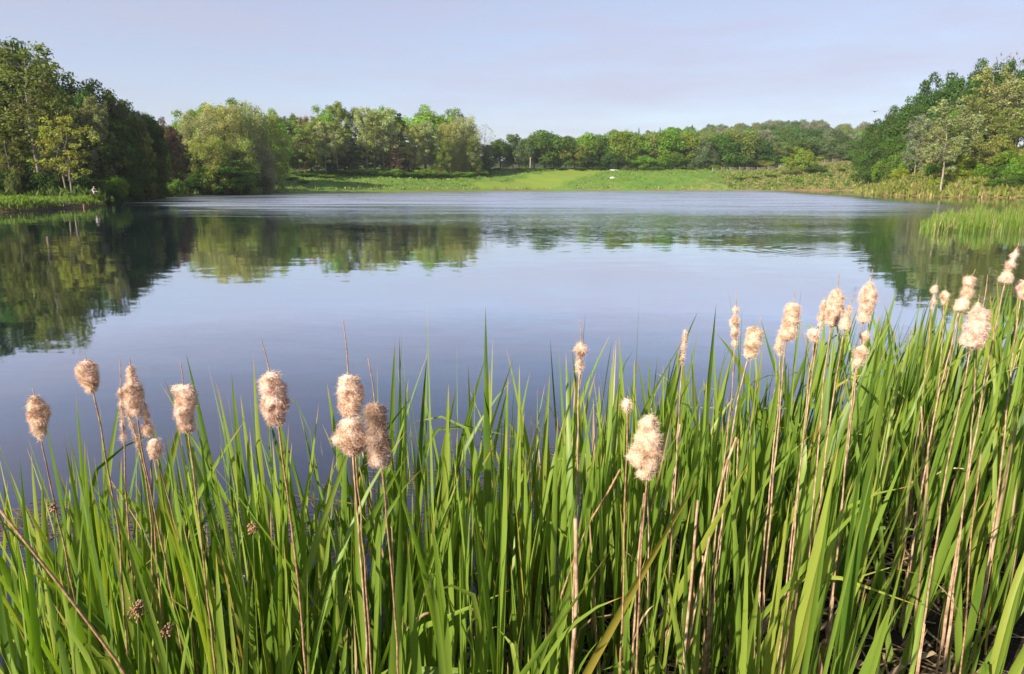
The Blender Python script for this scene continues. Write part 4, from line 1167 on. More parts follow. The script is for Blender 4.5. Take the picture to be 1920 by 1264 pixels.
# label, distance, spike tip, head top, head bottom (photo pixels), lumps (t, width px, side px), stem points, stem material, dark, tint
S1, S2 = M_STEM, M_STEMP
HEADS = [
 ('ragged fluffy seed head with a crooked neck, outermost over open water on the angler side', 2.2, (60, 728), (64, 742), (77, 826), [(0.28, 30, 0), (0.55, 40, -3), (0.70, 34, -4), (0.95, 15, 0)], [(92, 900), (111, 980), (140, 1120)], S1, 0.15, 1.0),
 ('fluffy pear-shaped seed head on a long brown stem with a pointed tip', 2.2, (159, 667), (161, 676), (175, 736), [(0.75, 34, 2), (0.5, 38, 3), (0.25, 26, 1)], [(184, 775), (202, 880), (224, 1000), (232, 1150)], S1, 0.1, 1.0),
 ('bare brown cattail spike stripped of its fluff, thin and upright', 2.15, (224, 672), (226, 727), (232, 830), [(0.9, 9, 0), (0.5, 8, 0), (0.1, 9, 0), (0.7, 8, 0), (0.3, 8, 0)], [(237, 930), (247, 1070), (256, 1180)], S1, 0.0, 0.85),
 ('tall fluffy seed head with a tapering woolly neck beside the bare spike', 2.15, (242, 670), (244, 684), (258, 781), [(0.9, 13, 0), (0.75, 18, 2), (0.5, 36, 2), (0.35, 38, 3), (0.15, 24, 2)], [(263, 830), (275, 885), (290, 960), (312, 1060)], S1, 0.1, 1.0),
 ('stripped brown cattail core leaning into the taller fluffy head', 2.2, (236, 745), (238, 766), (262, 842), [(0.9, 9, 0), (0.6, 8, 0), (0.3, 8, 0), (0.1, 10, 0)], [(275, 900), (283, 980), (286, 1080)], S1, 0.0, 0.85),
 ('two small tufts of fluff on one thin stalk under the tall woolly neck', 2.2, (268, 740), (271, 756), (279, 817), [(0.62, 14, 0), (0.2, 20, 1), (0.9, 8, -1)], [(282, 850), (285, 930)], S1, 0.0, 1.0),
 ('small round tuft of fluff, lowest of the seed heads near the bare spike', 2.2, (287, 815), (288, 822), (294, 860), [(0.65, 25, 0), (0.3, 22, 1)], [(301, 885), (325, 965), (340, 1050)], S1, 0.0, 1.05),
 ('broad two-lobed seed head standing alone with a thin straight tip', 2.0, (338, 677), (343, 722), (353, 811), [(0.82, 44, 0), (0.6, 46, 0), (0.35, 34, 5), (0.12, 24, 2)], [(358, 850), (373, 960), (385, 1080)], S1, 0.0, 1.0),
 ('big shaggy seed head with a leaning thin tip beside the broad two-lobed one', 1.75, (489, 634), (505, 697), (523, 797), [(0.88, 36, 0), (0.65, 50, -1), (0.4, 58, 2), (0.15, 34, 4)], [(527, 840), (543, 950), (558, 1090)], S1, 0.05, 1.0),
 ('upper of two stacked fluffy seed heads, with a very long thin tip', 1.72, (643, 598), (653, 703), (661, 783), [(0.8, 40, 0), (0.55, 54, 1), (0.3, 48, 3)], [(665, 850), (676, 950), (690, 1150)], S1, 0.0, 1.05),
 ('lower of two stacked fluffy seed heads, with a tuft drawn out to one side', 1.6, (654, 775), (656, 786), (662, 852), [(0.75, 46, 2), (0.45, 58, -6), (0.5, 40, -22), (0.2, 34, 2)], [(667, 920), (674, 1020), (684, 1140), (691, 1290)], S2, 0.05, 1.0),
 ('darkest, longest brown seed head touching the pair of stacked heads', 1.58, (690, 672), (703, 756), (714, 874), [(0.88, 42, 0), (0.68, 44, 2), (0.45, 52, 1), (0.2, 52, 0)], [(719, 910), (728, 1000), (737, 1100)], S1, 1.0, 0.74),
 ('small head of two knobs on a straight tan stalk in mid stand', 2.1, (1088, 598), (1089, 640), (1087, 703), [(0.75, 20, 0), (0.3, 13, 0)], [(1085, 760), (1083, 880), (1076, 1100), (1070, 1290)], S2, 0.05, 0.95),
 ('tiny tuft on a short reddish stalk beside the largest seed head', 1.9, (1176, 742), (1177, 748), (1175, 772), [(0.6, 14, 2), (0.3, 10, 0)], [(1175, 850), (1172, 960), (1169, 1080)], S1, 0.0, 1.05),
 ('largest shaggy seed head with a wide lobe on one side, low among the blades', 1.6, (1221, 765), (1222, 778), (1213, 897), [(0.85, 36, 3), (0.62, 52, 2), (0.4, 60, 0), (0.35, 52, -22), (0.15, 40, 4)], [(1211, 930), (1206, 980), (1200, 1100)], S1, 0.2, 1.0),
 ('thin pale shredded head leaning among the middle blades', 2.7, (1287, 610), (1285, 618), (1279, 684), [(0.8, 6, 0), (0.5, 7, 0), (0.2, 6, 0)], [(1274, 760), (1266, 900)], S2, 0.0, 1.05),
 ('narrow ragged seed head with a long straight tip, first in the right-hand stand', 2.6, (1380, 545), (1380, 572), (1377, 652), [(0.88, 9, 0), (0.6, 16, 1), (0.35, 13, 0), (0.1, 8, 0)], [(1374, 720), (1366, 800), (1350, 930)], S2, 0.0, 1.0),
 ('short tilted seed head crossed by a green blade beside the narrow ragged one', 2.6, (1428, 592), (1419, 614), (1402, 673), [(0.78, 30, 0), (0.5, 30, 0), (0.2, 20, -2)], [(1395, 700), (1381, 760), (1368, 850)], S2, 0.0, 1.0),
 ('tall seed head of three woolly lobes leaning slightly above a small tuft', 2.6, (1490, 543), (1488, 568), (1474, 640), [(0.82, 30, 0), (0.55, 28, 0), (0.25, 32, 1)], [(1468, 690), (1463, 760), (1455, 850)], S2, 0.05, 1.0),
 ('small tuft below the three-lobed woolly head', 2.65, (1463, 615), (1463, 624), (1461, 666), [(0.7, 12, 0), (0.35, 13, 2)], [(1463, 700), (1460, 760), (1450, 850)], S2, 0.0, 1.0),
 ('little pale tuft on a short stalk left of the tall spiked head', 2.45, (1524, 606), (1525, 616), (1526, 641), [(0.6, 20, 0), (0.3, 14, 0)], [(1524, 665), (1517, 700), (1510, 780)], S2, 0.0, 1.12),
 ('narrow shredded head beside the tall spiked head, foot in the blades', 2.55, (1549, 552), (1546, 562), (1537, 616), [(0.75, 10, 0), (0.4, 12, 0), (0.1, 7, 0)], [(1530, 650), (1520, 720)], S2, 0.0, 1.0),
 ('tall spiked seed head, woolly below and tapering to a brown tip', 2.7, (1573, 507), (1571, 540), (1558, 613), [(0.9, 12, 0), (0.68, 34, 0), (0.4, 38, 0), (0.15, 22, 1)], [(1555, 640), (1546, 700), (1540, 780)], S2, 0.05, 1.0),
 ('slim seed head swelling at its foot, leaning away from the tall spiked head', 2.5, (1600, 551), (1594, 572), (1582, 620), [(0.25, 18, 0), (0.6, 8, 0), (0.9, 6, 0)], [(1578, 650), (1570, 690), (1560, 760)], S2, 0.0, 1.0),
 ('bulky seed head with a knob on top, standing over a shredded head', 2.7, (1636, 505), (1633, 528), (1617, 606), [(0.9, 14, 0), (0.65, 34, 0), (0.4, 30, -1), (0.15, 22, 0)], [(1614, 640), (1606, 700), (1597, 780)], S2, 0.05, 1.0),
 ('shredded seed head under the bulky knobbed one', 2.6, (1630, 612), (1626, 620), (1604, 690), [(0.85, 13, 2), (0.4, 22, 0), (0.2, 18, 0)], [(1600, 720), (1592, 800), (1585, 880)], S2, 0.0, 1.0),
 ('faint thin head farthest back at the water in the thick stand', 4.0, (1757, 524), (1755, 534), (1747, 580), [(0.8, 11, 2), (0.3, 8, -2)], [(1742, 630), (1735, 700)], S2, 0.0, 1.0),
 ('small round tuft at the back of the thick stand', 4.0, (1773, 538), (1772, 544), (1770, 572), [(0.6, 14, 0), (0.2, 7, 0)], [(1768, 620), (1762, 700)], S2, 0.0, 1.05),
 ('twisted seed head of three knobs on a leaning stalk in the thick stand', 3.1, (1829, 505), (1822, 518), (1798, 586), [(0.85, 20, 2), (0.55, 18, -3), (0.18, 24, 0)], [(1793, 610), (1778, 670), (1760, 740), (1745, 820)], S2, 0.0, 1.0),
 ('fat curved seed head, broadest in the thick stand, with a long pale tip', 2.3, (1852, 515), (1843, 578), (1818, 652), [(0.8, 34, 2), (0.5, 44, 2), (0.2, 42, 0)], [(1815, 690), (1800, 760), (1780, 850), (1765, 950)], S2, 0.05, 1.0),
 ('thin shredded head rising behind the fat curved seed head', 2.45, (1836, 553), (1834, 566), (1830, 600), [(0.6, 13, 0), (0.3, 10, 0)], [(1832, 660), (1827, 740), (1818, 850)], S2, 0.0, 0.95),
 ('tallest stalk with a woolly taper above a round tuft, at the edge of the stand', 2.7, (1911, 454), (1906, 466), (1884, 532), [(0.82, 8, 0), (0.55, 12, 3), (0.4, 7, 2), (0.12, 20, 0)], [(1876, 570), (1852, 680), (1834, 790), (1815, 900)], S2, 0.0, 1.0),
 ('seed head cut off by the edge of the picture', 2.8, (1930, 515), (1925, 526), (1912, 560), [(0.6, 26, 2), (0.3, 18, 0)], [(1908, 600), (1895, 700), (1880, 850)], S2, 0.0, 1.0),
]
hr = np.random.default_rng(77)
for hi, (lab, Y, tipp, topp, botp, lumps, stem, smat, dark, tint) in enumerate(HEADS):
    pxm = Y / FPX                                # metres per photo pixel, about
    tip, tp, bt = at(*tipp, Y), at(*topp, Y), at(*botp, Y)
    path = [at(*q, Y + 0.02 * k) for k, q in enumerate(stem)]
    last = path[-1]; prev = path[-2] if len(path) > 1 else bt
    d = (last - prev); d = d / max(1e-6, abs(d.z))
    g0 = max(zt(last.x, last.y), -0.2)
    foot = Vector((last.x + d.x * (last.z - g0) * 0.45, last.y + d.y * (last.z - g0) * 0.45, g0 - 0.03))
    if last.z > g0 + 0.15:
        path += [Vector((last.x + d.x * (last.z - g0) * 0.28, last.y + d.y * (last.z - g0) * 0.28, last.z * 0.5 + g0 * 0.5)), foot]
    e = empty('cattail_stalk', tuple(foot))
    tag(e, lab, 'cattail', 'cattail stalks with seed heads')
    loc = lambda v: np.array(tuple(Vector(v) - foot))
    mb = MB()
    P = [loc(tp) * 0.3 + loc(bt) * 0.7, loc(bt)] + [loc(q) for q in path]
    PP = interp_path(P, 26)
    PP[1:-1, :2] += hr.normal(size=(24, 2)) * 0.0012
    mb.tube(PP, np.linspace(0.0024, 0.0052, 26) * hr.uniform(0.85, 1.1), 6)
    if smat is S2 or hi % 3 == 0:      # withered sheath leaf wrapped on the stem
        k = 16
        mb.tube(PP[k:k + 7] + np.array([0.004, -0.002, 0]), np.linspace(0.002, 0.0075, 7), 5)
    obj('stem', mb.mesh('stem', [smat]), e)
    lum = [(t, w * 0.5 * pxm * (0.78 if w > 26 else 0.86), o * pxm) for t, w, o in lumps]
    main = [q for q in lum if abs(q[2]) < 10 * pxm]
    fm = fluff(loc(bt), loc(tp), main, hr, hi + 1.0, dark, 1.0)
    for t, rr, o in lum:            # tufts drawn out to one side
        if abs(o) >= 10 * pxm:
            c = loc(bt) * (1 - t) + loc(tp) * t
            a0, a1 = c + np.array([o * 0.2, 0.0, rr * 0.95]), c + np.array([o * 1.5, -0.006, -rr * 0.75])
            lob = fluff(a0, a1, [(0.25, rr * 0.9, 0), (0.6, rr * 0.8, 0), (0.88, rr * 0.4, 0)], hr, hi + 40.0, 0.0, 1.0)
            for Vv, Aa in zip(lob.V, lob.A): fm.V.append(Vv); fm.A.append(Aa)
            fm.Q += [q + fm.n for q in lob.Q]; fm.T += [q + fm.n for q in lob.T]; fm.n += lob.n
    h = obj('seed_head', fm.mesh('seed_head', [M_HEAD]), e)
    h.color = (tint, tint * hr.uniform(0.97, 1.02), tint * hr.uniform(0.95, 1.03), 1)
    mb = MB()
    SPt = interp_path([loc(tp) * 0.85 + loc(bt) * 0.15, loc(tp), loc(tp) * 0.5 + loc(tip) * 0.5 + np.array([0.002, 0, 0]), loc(tip)], 8)
    mb.tube(SPt, np.linspace(0.0022, 0.0011, 8), 5)
    obj('spike', mb.mesh('spike', [M_SPIKE]), e)

# ------------------------------------------------------------------ dead stalks without heads
def dead_stalk(p_top, p_bot, Y, rad, mat, label, group, flag=True):
    a, b = at(*p_top, Y), at(*p_bot, Y)
    d = (b - a); g0 = max(zt(b.x, b.y), -0.15)
    pts = [a, a * 0.5 + b * 0.5 + Vector((random.gauss(0, 0.008), 0, 0)), b]
    if b.z > g0 + 0.05:
        k = (b.z - g0) / max(0.05, abs(d.z))
        pts.append(Vector((b.x + d.x * k * 0.6, b.y, g0 - 0.02)))
    foot = pts[-1]
    P = interp_path([np.array(tuple(q - foot)) for q in pts], 14)
    mb = MB(); mb.tube(P, np.linspace(rad * 0.75, rad, 14), 6)
    e = empty('dead_stalk', tuple(foot)); tag(e, label, 'dead stalk', group)
    obj('stem', mb.mesh('stem', [mat]), e)
    if flag:
        mb = MB(); r = np.random.default_rng(abs(int(p_top[0])) + 1)
        for q in range(1):
            c = P[int(r.integers(6, 10))]
            blade(mb, c, r.uniform(0.15, 0.4), 0.011, r.uniform(0, 6.28), r.uniform(0.1, 0.5), r.uniform(0.3, 1.8), r.uniform(0, 6.28), 1.0, r, 1.0, None, seg=7)
        obj('withered_leaf', mb.mesh('withered_leaf', [M_BLADE]), e)
dead_stalk((-5, 950), (245, 1275), 1.75, 0.0048, S1, 'thick brown dead stalk slanting down across the shaded corner', 'dead stalks that stand out')
dead_stalk((1079, 972), (1068, 1290), 1.7, 0.0075, S2, 'broken straight tan stalk, upright beside the two-knobbed head', 'dead stalks that stand out', False)
dead_stalk((1163, 880), (1098, 990), 2.4, 0.005, S1, 'short reddish stalk leaning across the middle of the stand', 'dead stalks that stand out', False)
dead_stalk((1381, 820), (1340, 960), 2.5, 0.006, S2, 'pale broken stalk under the short tilted seed head', 'dead stalks that stand out')
rd_ = np.random.default_rng(33)
for q in range(20):
    px = rd_.uniform(1150, 1930) if q > 6 else rd_.uniform(300, 1100)
    Y = rd_.uniform(2.2, np.interp(px, BACKX, BACKY) * 0.85)
    env = float(np.interp(px, ENVX, ENVY))
    pt = env + rd_.uniform(200, 480)
    ln = rd_.uniform(160, 330)
    dead_stalk((px, pt), (px - rd_.normal(18, 30), pt + ln), Y, rd_.uniform(0.0035, 0.007), S2 if rd_.random() < 0.7 else S1,
               'dead tan cattail stalk without a head among the green blades', 'dead stalks without heads')

# rushes with brown flower clusters
def rush(p, foot_px, Y, size, label):
    a, b = at(*p, Y), at(*foot_px, Y)
    g0 = max(zt(b.x, b.y), -0.1)
    foot = Vector((b.x, b.y, min(b.z, g0)))
    e = empty('rush', tuple(foot)); tag(e, label, 'rush', 'rushes with brown flower clusters')
    P = interp_path([np.array(tuple(a + (a - b) * 0.06 - foot)), np.array(tuple(a - foot)), np.array(tuple(b - foot)), np.array((0, 0, -0.02))], 12)
    mb = MB(); mb.tube(P, np.linspace(0.0015, 0.004, 12), 6, A=(0.25, 0.6, 0, 0.5))
    obj('stem', mb.mesh('stem', [M_BLADE]), e)
    mb = MB(); r = np.random.default_rng(int(p[0]))
    c = np.array(tuple(a - foot))
    for q in range(46):
        d = rand_dirs(1, r, 0.1)[0]
        s = c + d * size * r.uniform(0.3, 1.0) * np.array([0.8, 0.8, 1.1])
        mb.tube([c, s * 0.5 + c * 0.5, s], [0.0006, 0.0006, 0.0006], 3, cap=False)
        mb.tube([s - d * 0.004, s, s + d * 0.004], [0.0012, 0.0034, 0.0008], 5)
    obj('flower_cluster', mb.mesh('flower_cluster', [M_STEM]), e)
rush((258, 1140), (262, 1300), 1.55, 0.034, 'dense brown rush cluster low between the bare stalks')
rush((312, 1183), (316, 1300), 1.6, 0.022, 'small brown rush cluster lowest at the shaded corner')
rush((101, 952), (112, 1240), 2.2, 0.016, 'thin rush with a tiny dark cluster, outermost over the water')
rush((474, 990), (484, 1240), 2.0, 0.024, 'rush with a loose golden-brown cluster under the big shaggy head')

# ------------------------------------------------------------------ reed bed standing in the lake
def reed_bed(r):
    mb = MB()
    for _ in range(8500):
        q = r.random()
        px = 1725 + 240 * q
        dens = np.interp(px, [1725, 1760, 1790, 1850, 1880, 1965], [0.25, 0.6, 1, 1, 0.8, 0.8])
        if r.random() > dens: continue
        py = 437 - r.random() ** 0.8 * (18 if px < 1780 else 30)
        x, y = onwater(px, py)
        h = r.uniform(0.45, 1.05) * (1.0 + 0.22 * math.sin(px * 0.09) + 0.15 * math.sin(px * 0.23 + 1)) * np.interp(px, [1725, 1770, 1820, 1965], [0.7, 0.95, 1.1, 1.0])
        kind = 0.0 if r.random() < 0.9 else 1.0
        blade(mb, (x, y, -0.1), h, r.uniform(0.014, 0.030), r.uniform(0, 6.28), abs(r.normal(0.08, 0.10)), r.normal(0.1, 0.2), r.uniform(0, 6.28), 0.5, r, kind, None, seg=5, rnd=r.uniform(0.05, 0.6))
    return mb
tag(obj('reeds', reed_bed(np.random.default_rng(4)).mesh('reeds', [M_BLADE])), 'dense green reed bed standing in the lake below the steep hill', 'reeds', kind='stuff')

# ------------------------------------------------------------------ rocks, fence, pole and small things
def rock_mesh(name, sx, sy, sz, seed, mat):
    nu, nv = 18, 11
    V = []
    for i in range(nv):
        t = math.pi * i / (nv - 1)
        for j in range(nu):
            a = 2 * math.pi * j / nu
            d = Vector((math.sin(t) * math.cos(a), math.sin(t) * math.sin(a), math.cos(t)))
            k = 1 + 0.30 * mnoise.noise(d * 1.6 + Vector((seed, 0, 0))) + 0.12 * mnoise.noise(d * 4 + Vector((0, seed, 0)))
            z = max(d.z, -0.35)
            V.append((d.x * sx * k, d.y * sy * k, z * sz * k))
    Q = []
    for i in range(nv - 1):
        for j in range(nu):
            Q.append((i * nu + j, (i + 1) * nu + j, (i + 1) * nu + (j + 1) % nu, i * nu + (j + 1) % nu))
    return make_mesh(name, V, [Q], None, [mat], smooth=False)
def rock(px, py, Y, size, seed, mat, label, cat='rock'):
    p = at(px, py, Y); gz = zt(p.x, p.y)
    tag(obj('rock', rock_mesh('rock', *size, seed, mat), None, (p.x, p.y, gz + size[2] * 0.2)), label, cat)
rock(1148, 343, 297, (1.0, 0.7, 0.6), 1.0, M_ROCK, 'white boulder lying in the grass of the embankment')
rock(1150, 324, 322, (2.2, 1.0, 0.55), 2.0, M_ROCK, 'flat pale stone slab on the crest of the embankment')
xr, yr = onwater(1445, 1118)
tag(obj('rock', rock_mesh('rock', 0.075, 0.06, 0.07, 4.0, M_TANROCK), None, (xr, yr, zt(xr, yr) + 0.03)), 'tan stone lying on the mud among the cattail stems', 'rock')
xr, yr = onwater(118, 390)
tag(obj('rock', rock_mesh('rock', 0.55, 0.4, 0.45, 6.0, M_REDROCK), None, (xr, yr, 0.1)), 'reddish brown rock at the waterline of the grassy point', 'rock')
xr, yr = onwater(157, 390.5)
mb = MB(); mb.tube([(0, 0, -0.3), (0.04, 0, 0.2), (0.02, 0, 0.42)], [0.10, 0.08, 0.05], 8); mb.tube([(0.03, 0, 0.2), (0.17, 0.02, 0.35)], [0.05, 0.025], 6)
tag(obj('stump', mb.mesh('stump', [M_REDROCK]), None, (xr, yr, 0)), 'small brown forked stump standing in the water at the grassy point', 'stump')

# split rail fence along the slope
fpx = [(1336, 319.5), (1352, 319), (1368, 318), (1386, 317), (1400, 316.5), (1420, 315), (1440, 314), (1460, 312.5), (1480, 311.5), (1502, 310), (1524, 309), (1545, 308), (1560, 307.5), (1578, 306.5), (1596, 305.5), (1614, 304.5), (1632, 303.5), (1650, 302.5), (1664, 302)]
fe = None; prev = None
for k, (px, py) in enumerate(fpx):
    Y = 322 + 1.3 * k
    p = at(px, py, Y); gz = zt(p.x, p.y)
    if fe is None:
        fe = empty('rail_fence', (p.x, p.y, gz)); tag(fe, 'weathered split rail fence climbing along the top of the far slope', 'fence'); org = Vector((p.x, p.y, gz))
    top = gz + 1.45
    mb = MB(); mb.box((0, 0, (top - gz) / 2), (0.20, 0.16, top - gz + 0.4)); mb.box((0, 0, (top - gz) + 0.22), (0.15, 0.12, 0.06))
    o = obj('post', mb.mesh('post', [M_WOOD], smooth=False), fe, tuple(Vector((p.x, p.y, gz)) - org))
    cur = Vector((p.x, p.y, top))
    if prev is not None:
        for dz in (-0.12, -0.55, -0.95):
            a, b = prev - org + Vector((0, -0.16, dz)), cur - org + Vector((0, -0.16, dz))
            mb = MB(); mb.tube([a, a * 0.5 + b * 0.5 + Vector((0, 0, -0.03)), b], [0.055, 0.065, 0.055], 6)
            obj('rail', mb.mesh('rail', [M_WOOD]), fe)
    prev = cur

p = at(994, 327, 322); gz = zt(p.x, p.y); tpz = at(994, 294, 322).z
e = empty('utility_pole', (p.x, p.y, gz)); tag(e, 'weathered wooden pole standing on the embankment in front of the trees', 'pole')
mb = MB(); mb.tube([(0, 0, -0.3), (0, 0, (tpz - gz) * 0.5), (0.05, 0, tpz - gz)], [0.22, 0.20, 0.16], 10); obj('shaft', mb.mesh('shaft', [M_WOOD]), e)
mb = MB(); mb.box((0, -0.32, (tpz - gz) * 0.62), (0.36, 0.22, 0.9)); mb.box((0, -0.45, (tpz - gz) * 0.62 + 0.2), (0.2, 0.06, 0.3)); obj('meter_box', mb.mesh('meter_box', [M_ROCK], smooth=False), e)

# bird in flight
p = at(1640, 210, 95)
mb = MB()
n = 9; u = np.linspace(0, 1, n)
mb.tube(np.column_stack([-0.28 + 0.56 * u, 0 * u, 0.03 * np.sin(u * 3.1)]), 0.075 * np.sin(np.clip(u, 0.04, 0.96) * math.pi) ** 0.7, 8)
for s in (-1, 1):
    W_ = np.array([(0.10, 0, 0.05), (-0.12, 0, 0.05), (0.09, s * 0.25, 0.14), (-0.10, s * 0.25, 0.13), (-0.02, s * 0.55, 0.10), (-0.10, s * 0.52, 0.09)])
    mb.add(np.vstack([W_, W_ - np.array([0, 0, 0.02])]), [(0, 1, 3, 2), (2, 3, 5, 4), (6, 8, 9, 7), (8, 10, 11, 9), (0, 2, 8, 6), (2, 4, 10, 8), (1, 7, 9, 3), (3, 9, 11, 5)])
mb.add([(-0.22, -0.03, 0.03), (-0.22, 0.03, 0.03), (-0.42, 0.07, 0.02), (-0.42, -0.07, 0.02)], [(0, 1, 2, 3)])
M_BIRD = mat_simple('dark_feathers', (0.02, 0.02, 0.022), (0.05, 0.05, 0.055), 20)
o = obj('bird', mb.mesh('bird', [M_BIRD]), None, p); o.rotation_euler = (0.1, 0, 0.6)
tag(o, 'tiny dark bird flying in the pale sky above the far ridge', 'bird')

# ------------------------------------------------------------------ people
M_SKIN = mat_simple('skin', (0.50, 0.32, 0.23), (0.56, 0.37, 0.27), 30, 0.6, 0.05)
M_NAVY = mat_simple('dark_cloth', (0.010, 0.011, 0.022), (0.020, 0.022, 0.040), 30, 0.9, 0.2)
M_WHITE = mat_simple('white_cloth', (0.42, 0.42, 0.46), (0.55, 0.55, 0.60), 30, 0.9, 0.2)
M_BLUE = mat_simple('blue_cloth', (0.03, 0.045, 0.13), (0.05, 0.07, 0.18), 30, 0.9, 0.2)
M_HAIR = mat_simple('dark_hair', (0.012, 0.009, 0.007), (0.03, 0.02, 0.015), 60, 0.8, 0.3)

def skin_obj(name, verts, edges, radii, mat, parent, levels=2, root=0):
    me = bpy.data.meshes.new(name); me.from_pydata([tuple(v) for v in verts], edges, [])
    o = obj(name, me, parent)
    me.materials.append(mat)
    m = o.modifiers.new('skin', 'SKIN'); m.use_smooth_shade = True
    for i, rr in enumerate(radii):
        sv = me.skin_vertices[0].data[i]
        sv.radius = (rr, rr) if not isinstance(rr, tuple) else rr
        sv.use_root = (i == root)
    s = o.modifiers.new('sub', 'SUBSURF'); s.levels = levels; s.render_levels = levels
    return o

def person(loc, rz, label, sleeve, torso_mat, leg_mat, arms):
    e = empty('person', loc, rz); tag(e, label, 'person')
    # faces +X; joints of a 1.75 m adult
    V, E, Rd = [], [], []
    def v(p, r): V.append(p); Rd.append(r); return len(V) - 1
    pel = v((0, 0, 0.95), (0.15, 0.11)); wa = v((0, 0, 1.10), (0.14, 0.10)); ch = v((0.01, 0, 1.32), (0.17, 0.11)); nk0 = v((0.0, 0, 1.47), (0.075, 0.07)); nk = v((0.01, 0, 1.54), 0.055); jaw = v((0.035, 0, 1.60), (0.066, 0.075)); hd = v((0.02, 0, 1.67), (0.075, 0.09)); tp_ = v((0.01, 0, 1.735), (0.055, 0.065))
    E += [(pel, wa), (wa, ch), (ch, nk0), (nk0, nk), (nk, jaw), (jaw, hd), (hd, tp_)]
    nose = v((0.125, 0, 1.645), 0.013); E.append((hd, nose))
    for s in (-1, 1):
        ear = v((0.015, s * 0.095, 1.655), 0.016); E.append((hd, ear))
        hip = v((0, s * 0.095, 0.90), 0.095); kn = v((0.03, s * 0.11, 0.50), 0.06); an = v((-0.01, s * 0.115, 0.09), 0.042); toe = v((0.16, s * 0.13, 0.035), 0.036)
        E += [(pel, hip), (hip, kn), (kn, an), (an, toe)]
        sh = v((0, s * 0.19, 1.42), 0.06); el = v(arms[s][0], 0.043); wr = v(arms[s][1], 0.030)
        E += [(ch, sh), (sh, el), (el, wr)]
        el_, wr_ = np.array(arms[s][0]), np.array(arms[s][1]); d = (wr_ - el_) / np.linalg.norm(wr_ - el_)
        side = np.array([0, 1.0, 0]); pal = v(tuple(wr_ + d * 0.06), 0.030); E.append((wr, pal))
        up = np.cross(d, side)
        for q, (o_, ln) in enumerate(((-0.027, 0.07), (-0.009, 0.08), (0.009, 0.075), (0.027, 0.06))):
            k0 = v(tuple(wr_ + d * 0.095 + side * o_), 0.010); k1 = v(tuple(wr_ + d * (0.095 + ln * 0.5) + side * o_ - up * 0.012), 0.009); k2 = v(tuple(wr_ + d * (0.09 + ln * 0.75) + side * o_ - up * 0.035), 0.008)
            E += [(pal, k0), (k0, k1), (k1, k2)]
        t0 = v(tuple(wr_ + d * 0.05 - side * s * 0.035), 0.011); t1 = v(tuple(wr_ + d * 0.085 - side * s * 0.05 - up * 0.01), 0.009); E += [(pal, t0), (t0, t1)]
    skin_obj('body', V, E, Rd, M_SKIN, e)
    # clothes over the body
    def shirt():
        vv = [(0, 0, 0.93), (0, 0, 1.10), (0.01, 0, 1.32), (0, 0, 1.475)]; rr = [(0.185, 0.14), (0.165, 0.125), (0.195, 0.135), (0.09, 0.08)]; ee = [(0, 1), (1, 2), (2, 3)]
        return skin_obj('shirt', vv, ee, rr, torso_mat, e)
    shirt()
    for s in (-1, 1):
        el_, wr_ = np.array(arms[s][0]), np.array(arms[s][1])
        skin_obj('sleeve', [(0, s * 0.13, 1.41), (0, s * 0.20, 1.42), tuple(el_), tuple(el_ + (wr_ - el_) * 0.9)], [(0, 1), (1, 2), (2, 3)], [0.085, 0.082, 0.062, 0.048], sleeve, e)
    vv = [(0, 0, 0.99), (0, 0, 0.92)]; ee = [(0, 1)]; rr = [(0.175, 0.135), (0.17, 0.135)]
    for s in (-1, 1):
        b = len(vv); vv += [(0, s * 0.10, 0.86), (0.03, s * 0.11, 0.50), (-0.01, s * 0.115, 0.11)]; rr += [0.115, 0.082, 0.068]; ee += [(1, b), (b, b + 1), (b + 1, b + 2)]
        skin_obj('shoe', [(-0.05, s * 0.115, 0.045), (0.06, s * 0.12, 0.045), (0.19, s * 0.132, 0.035)], [(0, 1), (1, 2)], [0.048, 0.05, 0.04], M_NAVY, e, 1)
    skin_obj('trousers', vv, ee, rr, leg_mat, e)
    skin_obj('hair', [(-0.035, 0, 1.63), (-0.02, 0, 1.69), (0.02, 0, 1.745)], [(0, 1), (1, 2)], [(0.07, 0.085), (0.085, 0.095), (0.06, 0.07)], M_HAIR, e, 2)
    mb = MB()
    for s in (-1, 1): mb.tube([(0.088, s * 0.032, 1.665), (0.098, s * 0.032, 1.665)], [0.008, 0.006], 8)
    obj('eyes', mb.mesh('eyes', [M_HAIR]), e)
    mb = MB(); mb.tube([(0.098, -0.024, 1.605), (0.106, 0, 1.603), (0.098, 0.024, 1.605)], [0.003, 0.006, 0.003], 6)
    obj('mouth', mb.mesh('mouth', [M_REDROCK]), e)
    return e
fp = at(179, 378, 86); 
arms_fish = {-1: ((0.06, -0.24, 1.15), (0.33, -0.12, 1.13)), 1: ((0.06, 0.24, 1.15), (0.34, 0.08, 1.14))}
person((fp.x, fp.y, zt(fp.x, fp.y)), R(-18), 'person in dark clothes and pale sleeves standing on the grassy point, forearms held out', M_WHITE, M_NAVY, M_NAVY, arms_fish)
fp = at(344, 364, 166)
arms_st = {-1: ((0.0, -0.26, 1.17), (0.08, -0.26, 0.93)), 1: ((0.0, 0.26, 1.17), (0.08, 0.26, 0.93))}
person((fp.x, fp.y, max(zt(fp.x, fp.y), 0.1)), R(-70), 'person in white and blue standing in the shade beside the pale clump of trees', M_WHITE, M_BLUE, M_NAVY, arms_st)

